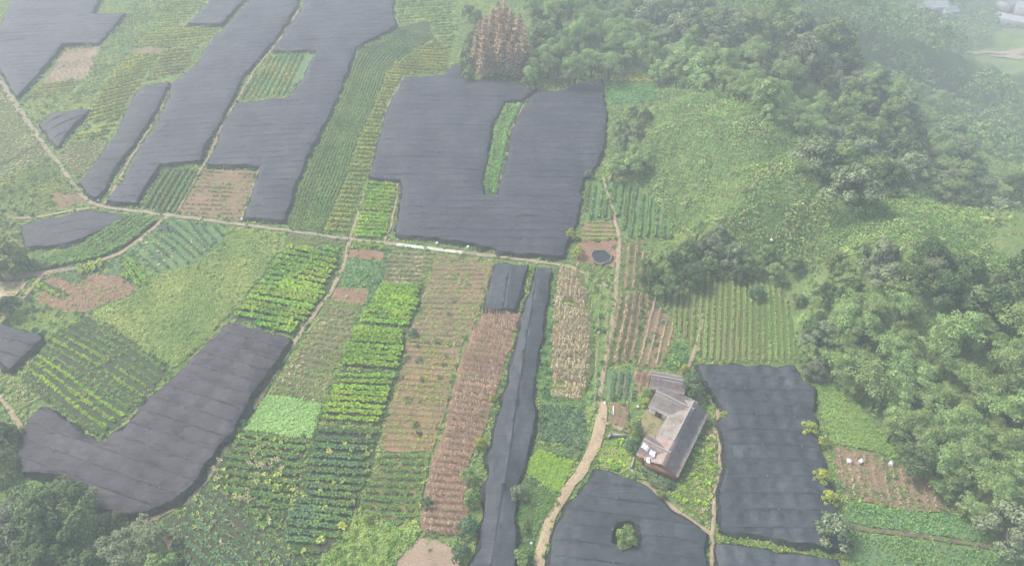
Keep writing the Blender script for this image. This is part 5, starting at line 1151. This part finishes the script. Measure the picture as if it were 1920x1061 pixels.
# ------------------------------------------------------------------ farmhouse
def tile_mat(name, a, b, stain):
    m, nt, N, L = nodes(name)
    tc = N('ShaderNodeNewGeometry')
    n1 = N('ShaderNodeTexNoise', i_Scale=.7, i_Detail=8.0, i_Roughness=.72); n2 = N('ShaderNodeTexNoise', i_Scale=9.0, i_Detail=3.0); n3 = N('ShaderNodeTexNoise', i_Scale=.45, i_Detail=5.0)
    for n in (n1, n2, n3): L(tc.outputs['Position'], n.inputs['Vector'])
    r1 = N('ShaderNodeMapRange', i_1=.36, i_2=.64); L(n1.outputs[0], r1.inputs[0])
    mx = N('ShaderNodeMix', data_type='RGBA'); mx.inputs[6].default_value = c4(a); mx.inputs[7].default_value = c4(b); L(r1.outputs[0], mx.inputs[0])
    r3 = N('ShaderNodeMapRange', i_1=.56, i_2=.7); L(n3.outputs[0], r3.inputs[0])
    m2 = N('ShaderNodeMix', data_type='RGBA'); L(r3.outputs[0], m2.inputs[0]); L(mx.outputs[2], m2.inputs[6]); m2.inputs[7].default_value = c4(stain)
    r2 = N('ShaderNodeMapRange', i_1=.3, i_2=.7, i_3=.6, i_4=1.4); L(n2.outputs[0], r2.inputs[0])
    m3 = N('ShaderNodeMix', data_type='RGBA', blend_type='MULTIPLY'); m3.inputs[0].default_value = 1.0; L(m2.outputs[2], m3.inputs[6]); L(r2.outputs[0], m3.inputs[7])
    p = N('ShaderNodeBsdfPrincipled', i_Roughness=.9); L(m3.outputs[2], p.inputs['Base Color']); p.inputs['Specular IOR Level'].default_value = .2
    o = N('ShaderNodeOutputMaterial'); L(p.outputs[0], o.inputs[0]); MAT[name] = m
tile_mat('tile_grey', (.215, .185, .165), (.33, .295, .265), (.19, .145, .115))
tile_mat('tile_brown', (.29, .215, .19), (.38, .31, .28), (.33, .19, .135))
tile_mat('tile_old', (.25, .195, .18), (.33, .27, .255), (.21, .17, .16))
plain_mat('brick', (.34, .16, .11), (.26, .13, .09), 5, .9)
plain_mat('whitewash', (.62, .58, .52), (.45, .41, .36), 1.5, .9)
plain_mat('lime_mortar', (.36, .33, .31), (.27, .25, .23), 4, .9)
plain_mat('timber', (.16, .11, .07), (.1, .07, .05), 4, .85)
plain_mat('plastic_white', (.82, .83, .85), (.7, .72, .75), 3, .4)
plain_mat('yard', (.30, .24, .14), (.22, .19, .10), .9, .9)
plain_mat('dark_glass', (.03, .035, .04), None, 1, .2)
plain_mat('white_paint', (.78, .78, .78), (.66, .66, .66), 2, .6)
plain_mat('pale_roof', (.62, .63, .66), (.5, .51, .54), .8, .7)

def slope_mesh(p0, p1, q0, q1, mat, name, parent, off, pitch=.24, depth=.05, th=.07, seed=0):
    """tiled roof slope: p0-p1 along the ridge, q0-q1 along the eave; tile columns run down the slope in uneven courses"""
    p0, p1, q0, q1 = [np.asarray(v, float) for v in (p0, p1, q0, q1)]
    w_ = np.linalg.norm(q1 - q0); n = max(4, int(w_ / pitch)) * 2; L = np.linalg.norm(q0 - p0); c = max(3, int(L / .55))
    g = np.random.default_rng(seed)
    nv = np.cross(p1 - p0, q0 - p0); nv /= np.linalg.norm(nv)
    if nv[2] < 0: nv = -nv
    rows_ = []
    sagu = g.uniform(.02, .06)
    for j in range(c):
        for e in (0, 1):
            v = (j + e * .98) / c
            u = np.linspace(0, 1, n + 1)
            base = (p0 + (p1 - p0) * u[:, None]) * (1 - v) + (q0 + (q1 - q0) * u[:, None]) * v
            hgt = (np.arange(n + 1) % 2) * depth + (.035 if e else 0) + g.uniform(-.012, .012, n + 1) - sagu * np.sin(u * math.pi) * math.sin(v * math.pi)
            base = base + nv * hgt[:, None]
            if j == c - 1 and e: base = base + (q0 - p0) / L * g.uniform(-.06, .05, n + 1)[:, None]
            rows_.append(base)
    k = n + 1; R_ = len(rows_); V = np.concatenate(rows_); F = []
    for r in range(R_ - 1):
        a = np.arange(n) + r * k; F.append(np.stack([a, a + 1, a + k + 1, a + k], 1))
    b = MB(); b.add(V, np.concatenate(F))
    u4 = np.array([p0, p1, q1, q0]) - nv * th; b.add(u4, [(0, 1, 2, 3)])
    return ob(name, b.mesh(name, MAT[mat], off=off), parent)

def gable(root, off, A, B, wl, wr, ze, zr, mat, seed, walls='whitewash', eave=.45, gable_ends=(True, True), ov=.35, ridge=True, drop=None):
    """one wing: ridge from A to B (metres), half widths wl / wr, eave and ridge heights"""
    A, B = np.asarray(A, float), np.asarray(B, float); d = (B - A) / np.linalg.norm(B - A); n = np.array([-d[1], d[0]])
    a, b_ = A - d * ov * gable_ends[0], B + d * ov * gable_ends[1]
    P = lambda p, z: np.array([p[0], p[1], z])
    zel, zer = ze - eave * (zr - ze) / wl * .6, ze - eave * (zr - ze) / wr * .6
    slope_mesh(P(a, zr), P(b_, zr), P(a + n * (wl + eave), zel), P(b_ + n * (wl + eave), zel), mat, 'roof_slope', root, off, seed=seed)
    slope_mesh(P(a, zr), P(b_, zr), P(a - n * (wr + eave), zer), P(b_ - n * (wr + eave), zer), mat, 'roof_slope', root, off, seed=seed + 1)
    if ridge:
        r = MB(); k = max(4, int(np.linalg.norm(b_ - a) / .5)); t = np.linspace(0, 1, k)
        pts = np.array([P(a + (b_ - a) * x, zr + .07 + .03 * math.sin(x * 9 + seed)) for x in t]); r.tube(pts, [.13] * k, 6)
        ob('ridge_cap', r.mesh('ridge_cap', MAT['lime_mortar'], off=off), root)
    m = MB(); c = [A + n * wl, B + n * wl, B - n * wr, A - n * wr]
    for i in range(4):
        p, q = c[i], c[(i + 1) % 4]; ln = np.linalg.norm(q - p); mid = (p + q) / 2
        m.box((mid[0], mid[1], ze / 2 - .06), (ln, .2, ze), math.atan2(q[1] - p[1], q[0] - p[0]))
    for E_, s in ((A, -1), (B, 1)):
        V = [P(E_ + n * wl, ze - .1), P(E_ - n * wr, ze - .1), P(E_, zr - .12)]
        V = V + [v - np.append(d * s * .18, 0) for v in V]
        m.add(V, [(0, 1, 2), (3, 5, 4)])
    ob('wall', m.mesh('wall', MAT[walls], off=off), root)
    return d, n

def opening(root, off, p, d, z0, w_, h, kind='door'):
    m = MB(); rz = math.atan2(d[1], d[0]); m.box((p[0], p[1], z0 + h / 2), (w_, .12, h), rz)
    o = ob(kind, m.mesh(kind, MAT['timber' if kind == 'door' else 'dark_glass'], off=off), root)
    f = MB(); n = np.array([-d[1], d[0]])
    for s in (-1, 1):
        q = p + d * s * (w_ / 2 + .05); f.box((q[0], q[1], z0 + h / 2), (.1, .18, h + .1), rz)
    f.box((p[0], p[1], z0 + h + .05), (w_ + .2, .19, .1), rz)
    ob('frame', f.mesh('frame', MAT['timber'], off=off), o)

def house():
    ZR, ZE = 2.65, 1.65
    r1a, r1b = plane_pt([(1233, 735), (1290, 762)], ZR)          # upper wing ridge
    r2a, r2b = plane_pt([(1296, 763), (1242, 868)], ZR)          # spine
    r3a, r3b = plane_pt([(1212, 836), (1250, 858)], ZR)          # lower wing
    d1 = (r1b - r1a) / np.linalg.norm(r1b - r1a); d2 = (r2b - r2a) / np.linalg.norm(r2b - r2a); d3 = d1
    n1, n2 = np.array([-d1[1], d1[0]]), np.array([-d2[1], d2[0]]); n3 = n1
    r3a = r3a - d3 * .55 + n3 * .75; r3b = r3a + d3 * 3.6
    c = np.append((r1a + r1b + r2b + r3a) / 4, 0)
    root = ob('farmhouse', None, loc=c, label='old U-shaped farmhouse with grey and brown tiled roofs', cat='house')
    w1, w2 = 1.95, 2.05
    gable(root, c, r1a, r1b + d1 * .6, w1, w1, ZE, ZR, 'tile_grey', 11, eave=.3, ov=.25)
    L2 = np.linalg.norm(r2b - r2a); cut = r2a + d2 * L2 * .60
    gable(root, c, r2a - d2 * .9, cut, w2, w2, ZE + .04, ZR + .08, 'tile_grey', 21, eave=.3, ov=.2)
    gable(root, c, cut + d2 * .03, r2b, w2, w2, ZE - .02, ZR + .0, 'tile_brown', 26, eave=.3, ov=.2, walls='brick', ridge=False)
    gable(root, c, r3a, r3b, 1.5, 1.6, ZE - .05, ZR - .02, 'tile_brown', 31, walls='brick', eave=.3, ov=.2, gable_ends=(True, False))
    for s, k in ((.3, 'door'), (.65, 'window')):
        p = r1a + (r1b - r1a) * s; opening(root, c, p - n1 * (w1 + .07), d1, 0 if k == 'door' else .6, .75, 1.35 if k == 'door' else .7, k)
    for s, k in ((.33, 'door'), (.48, 'window')):
        p = r2a + (r2b - r2a) * s; opening(root, c, p - n2 * (w2 + .07), d2, 0 if k == 'door' else .6, .75, 1.35 if k == 'door' else .7, k)
    for s in (.3, .55, .8):
        p = r2a + (r2b - r2a) * s; opening(root, c, p + n2 * (w2 + .07), d2, .8, .7, .7, 'window')
    p = r3a + d3 * 1.2; opening(root, c, p - n3 * 1.67, d3, .7, .8, .7, 'window')
    return c, (r1a, r1b, r2a, r2b, r3a, r3b)
HC, HR = house()

# courtyard floor
yp = densify(S([(1210, 770), (1232, 764), (1256, 776), (1236, 818), (1206, 826), (1198, 806)]), .8, .1, 5)
V_, F_ = sheet(yp, lay() + .06)
ob('courtyard', mesh_np('courtyard', V_, F_, MAT['yard']), kind='structure', label='earthen courtyard inside the farmhouse')
# outbuilding
oa, ob_ = plane_pt([(1226, 704), (1282, 714)], 2.7)
oc = np.append((oa + ob_) / 2, 0)
oroot = ob('outbuilding', None, loc=oc, label='small brown-roofed outbuilding behind the farmhouse', cat='shed')
gable(oroot, oc, oa, ob_, 1.25, 1.45, 1.9, 2.7, 'tile_old', 41, walls='brick', eave=.3)
do = (ob_ - oa) / np.linalg.norm(ob_ - oa); no_ = np.array([-do[1], do[0]])
opening(oroot, oc, (oa + ob_) / 2 - no_ * 1.52, do, 0, .8, 1.6, 'door')

# white plastic sheets thrown over the lower roof end
def tarp(cpx, w_, l_, rz, z, label, seed):
    p = plane_pt([cpx], z)[0]; g = np.random.default_rng(seed)
    n = 9; u, v = np.meshgrid(np.linspace(-.5, .5, n), np.linspace(-.5, .5, n))
    x = u * w_ * (1 + .06 * np.sin(v * 9 + seed)); y = v * l_ * (1 + .06 * np.sin(u * 8)); zz = .10 * np.abs(np.sin(u * 7 + seed)) + .08 * np.sin(v * 8 + seed * 2) + g.normal(0, .02, u.shape)
    edge = np.maximum(np.abs(u), np.abs(v)) > .44; zz = zz - edge * .16
    i, j = np.meshgrid(np.arange(n - 1), np.arange(n - 1)); a = (j * n + i).ravel()
    V = np.stack([x.ravel(), y.ravel(), zz.ravel()], 1); F = np.stack([a, a + 1, a + n + 1, a + n], 1)
    o = ob('plastic_sheet', mesh_np('plastic_sheet', V, F, MAT['plastic_white'], smooth=True), loc=(p[0], p[1], z), rz=rz, label=label, cat='plastic sheet', group='white sheets on the farmhouse roof')
    o.rotation_euler = (0, .30, rz)
    return o
rz3 = math.atan2(*(HR[5] - HR[4])[::-1])
tarp((1212, 836), 1.0, 1.0, rz3, 2.38, 'white plastic sheet on the roof end, the upper of two', 1)
tarp((1224, 850), .8, .85, rz3 + .2, 2.44, 'white plastic sheet on the roof end, the lower of two', 2)
tarp((1216, 862), .4, .9, rz3 + .5, 2.15, 'narrow torn white sheet below the two larger ones', 3)

# yard walls
def lowwall(pts, label, h=.7, w_=.22, mat='lime_mortar'):
    q = S(pts); m = MB()
    for a, b in zip(q[:-1], q[1:]):
        mid = (a + b) / 2; ln = np.linalg.norm(b - a); m.box((mid[0], mid[1], h / 2), (ln + w_ * .98, w_, h), math.atan2(b[1] - a[1], b[0] - a[0]))
    c = np.append(q.mean(0), 0)
    cap = MB()
    root = ob('garden_wall', m.mesh('garden_wall', MAT[mat], off=c), loc=c, label=label, cat='wall')
    return root
lowwall([(1141, 822), (1146, 818), (1176, 821)], 'low pale wall beside the track head')
lowwall([(1188, 862), (1182, 882), (1190, 892)], 'low wall of the vegetable garden below the farmhouse', .6)
lowwall([(1150, 764), (1150, 778)], 'short white slab beside the track head', .3, .16, 'white_paint')

# ------------------------------------------------------------------ far village in the mist
def far_house(px, wpx, label, rz, l_, w_, h, roof):
    p = S([px])[0]; z = float(hz(p[0], p[1])); c = np.array([p[0], p[1], 0])
    root = ob('far_house', None, loc=(p[0], p[1], z), rz=rz, label=label, cat='house', group='far houses in the mist')
    gable(root, np.zeros(3), (-l_ / 2, 0), (l_ / 2, 0), w_ / 2, w_ / 2, h, h + 1.3, roof, 3, walls='whitewash')
    for s in (-.3, 0, .3):
        opening(root, np.zeros(3), np.array([s * l_, -w_ / 2 - .07]), np.array([1., 0]), 1.0, 1.2, 1.3, 'window')
    return root
far_house((1888, 46), 40, 'pale-roofed far house lowest in the misty corner', -.55, 17, 9, 4.6, 'pale_roof')
far_house((1922, 32), 40, 'white far house cut by the right edge', -.2, 17, 10, 7, 'pale_roof')
far_house((1886, 14), 40, 'far house with pale roof behind the lowest one', .6, 13, 8, 4.6, 'pale_roof')
far_house((1745, 22), 40, 'dim white far house among misty trees', .1, 12, 7, 4, 'pale_roof')
far_house((1775, 30), 40, 'small dim far hut below the white house', .3, 7, 5, 3.4, 'pale_roof')

# ------------------------------------------------------------------ small white things
def box_thing(px, label, s=.5, h=.45, name='white_box', group='white boxes on the brown plot'):
    p = S([px])[0]; root = ob(name, None, loc=(p[0], p[1], float(hz(p[0], p[1])) + .12), rz=random.uniform(0, 1.5), label=label, cat='box', group=group)
    b = MB().box((0, 0, h / 2), (s, s * .85, h)); ob('body', b.mesh('body', MAT['white_paint']), root)
    l_ = MB().box((0, 0, h + .04), (s * 1.12, s * .97, .08)); ob('lid', l_.mesh('lid', MAT['white_paint']), root)
    f = MB().box((0, -s * .43 - .012, .08), (s * .5, .02, .06)); ob('entrance_slot', f.mesh('entrance_slot', MAT['timber']), root)
box_thing((1590, 868), 'white box on the pinkish plot, nearest the panelled net')
box_thing((1612, 868), 'white box on the pinkish plot, middle of the three')
box_thing((1668, 872), 'white box on the pinkish plot, nearest the bamboo')
def sack(px, label, s=.5, group='white sacks left beside the nets'):
    p = S([px])[0]; g = np.random.default_rng(int(px[0])); b = MB()
    n = 10; V = []
    prof = [(.0, .0), (.85, .02), (1.0, .25), (.92, .6), (.6, .82), (.22, .9), (.25, 1.05), (.0, 1.08)]
    for r, z in prof:
        a = np.arange(n) * 2 * math.pi / n; rr = r * s * .55 * (1 + g.normal(0, .06, n)); V.append(np.stack([rr * np.cos(a) * 1.25, rr * np.sin(a), np.full(n, z * s * .8)], 1))
    F = [(k * n + j, k * n + (j + 1) % n, (k + 1) * n + (j + 1) % n, (k + 1) * n + j) for k in range(len(prof) - 1) for j in range(n)]
    b.add(np.concatenate(V), F)
    ob('sack', b.mesh('sack', MAT['plastic_white'], True), loc=(p[0], p[1], float(hz(p[0], p[1])) + .15), rz=random.uniform(0, 3), label=label, cat='sack', group=group)
for p, s, lb in [((185, 378), .8, 'white sack at the rounded tip of the narrow net'), ((455, 413), .7, 'white sack at the net corner above the road'), ((820, 458), .7, 'white sack on the road verge under the largest net'),
                 ((878, 465), .8, 'second white sack on the verge further along the road'), ((425, 828), .6, 'white sack on the long path beside the hooked net'), ((1056, 172), .8, 'white sack under the trees at the top of the largest net'),
                 ((1065, 174), .7, 'small white sack next to the top sacks of the largest net'), ((1080, 168), .9, 'wide white sack under the bamboo behind the largest net'), ((1096, 160), .7, 'last white sack towards the forest corner'), ((1128, 186), .7, 'white sack on the right edge of the largest net'),
                 ((1446, 452), .7, 'white sack lying on the creeper slope'), ((996, 1020), .5, 'white sack in the weeds beside the dirt track'), ((1134, 757), .5, 'white sack at the head of the dirt track'), ((1196, 764), .5, 'white sack beside the farmhouse bushes'),
                 ((1848, 340), .8, 'white speck of a sack in the misty clearing'), ((1546, 980), .4, 'white sack at the edge of the panelled net'), ((1262, 548), .4, 'pale sack on the slope under the tree clump')]:
    sack(p, lb, s * .62)

# ------------------------------------------------------------------ haze: even air round everything
hm, nt, N, L = nodes('haze')
pv = N('ShaderNodeVolumePrincipled'); pv.inputs['Color'].default_value = (.86, .93, 1.0, 1); pv.inputs['Density'].default_value = .0016; pv.inputs['Anisotropy'].default_value = .1
o_ = N('ShaderNodeOutputMaterial'); L(pv.outputs[0], o_.inputs['Volume'])
HZ_BOT, HZ_TOP = float(GZ.min()) - 1.0, 83.0
hb = MB().box((0, 300, (HZ_BOT + HZ_TOP) / 2), (2900, 2500, HZ_TOP - HZ_BOT))
ob('haze', hb.mesh('haze', hm), kind='stuff', label='even pale mist lying over the whole valley')
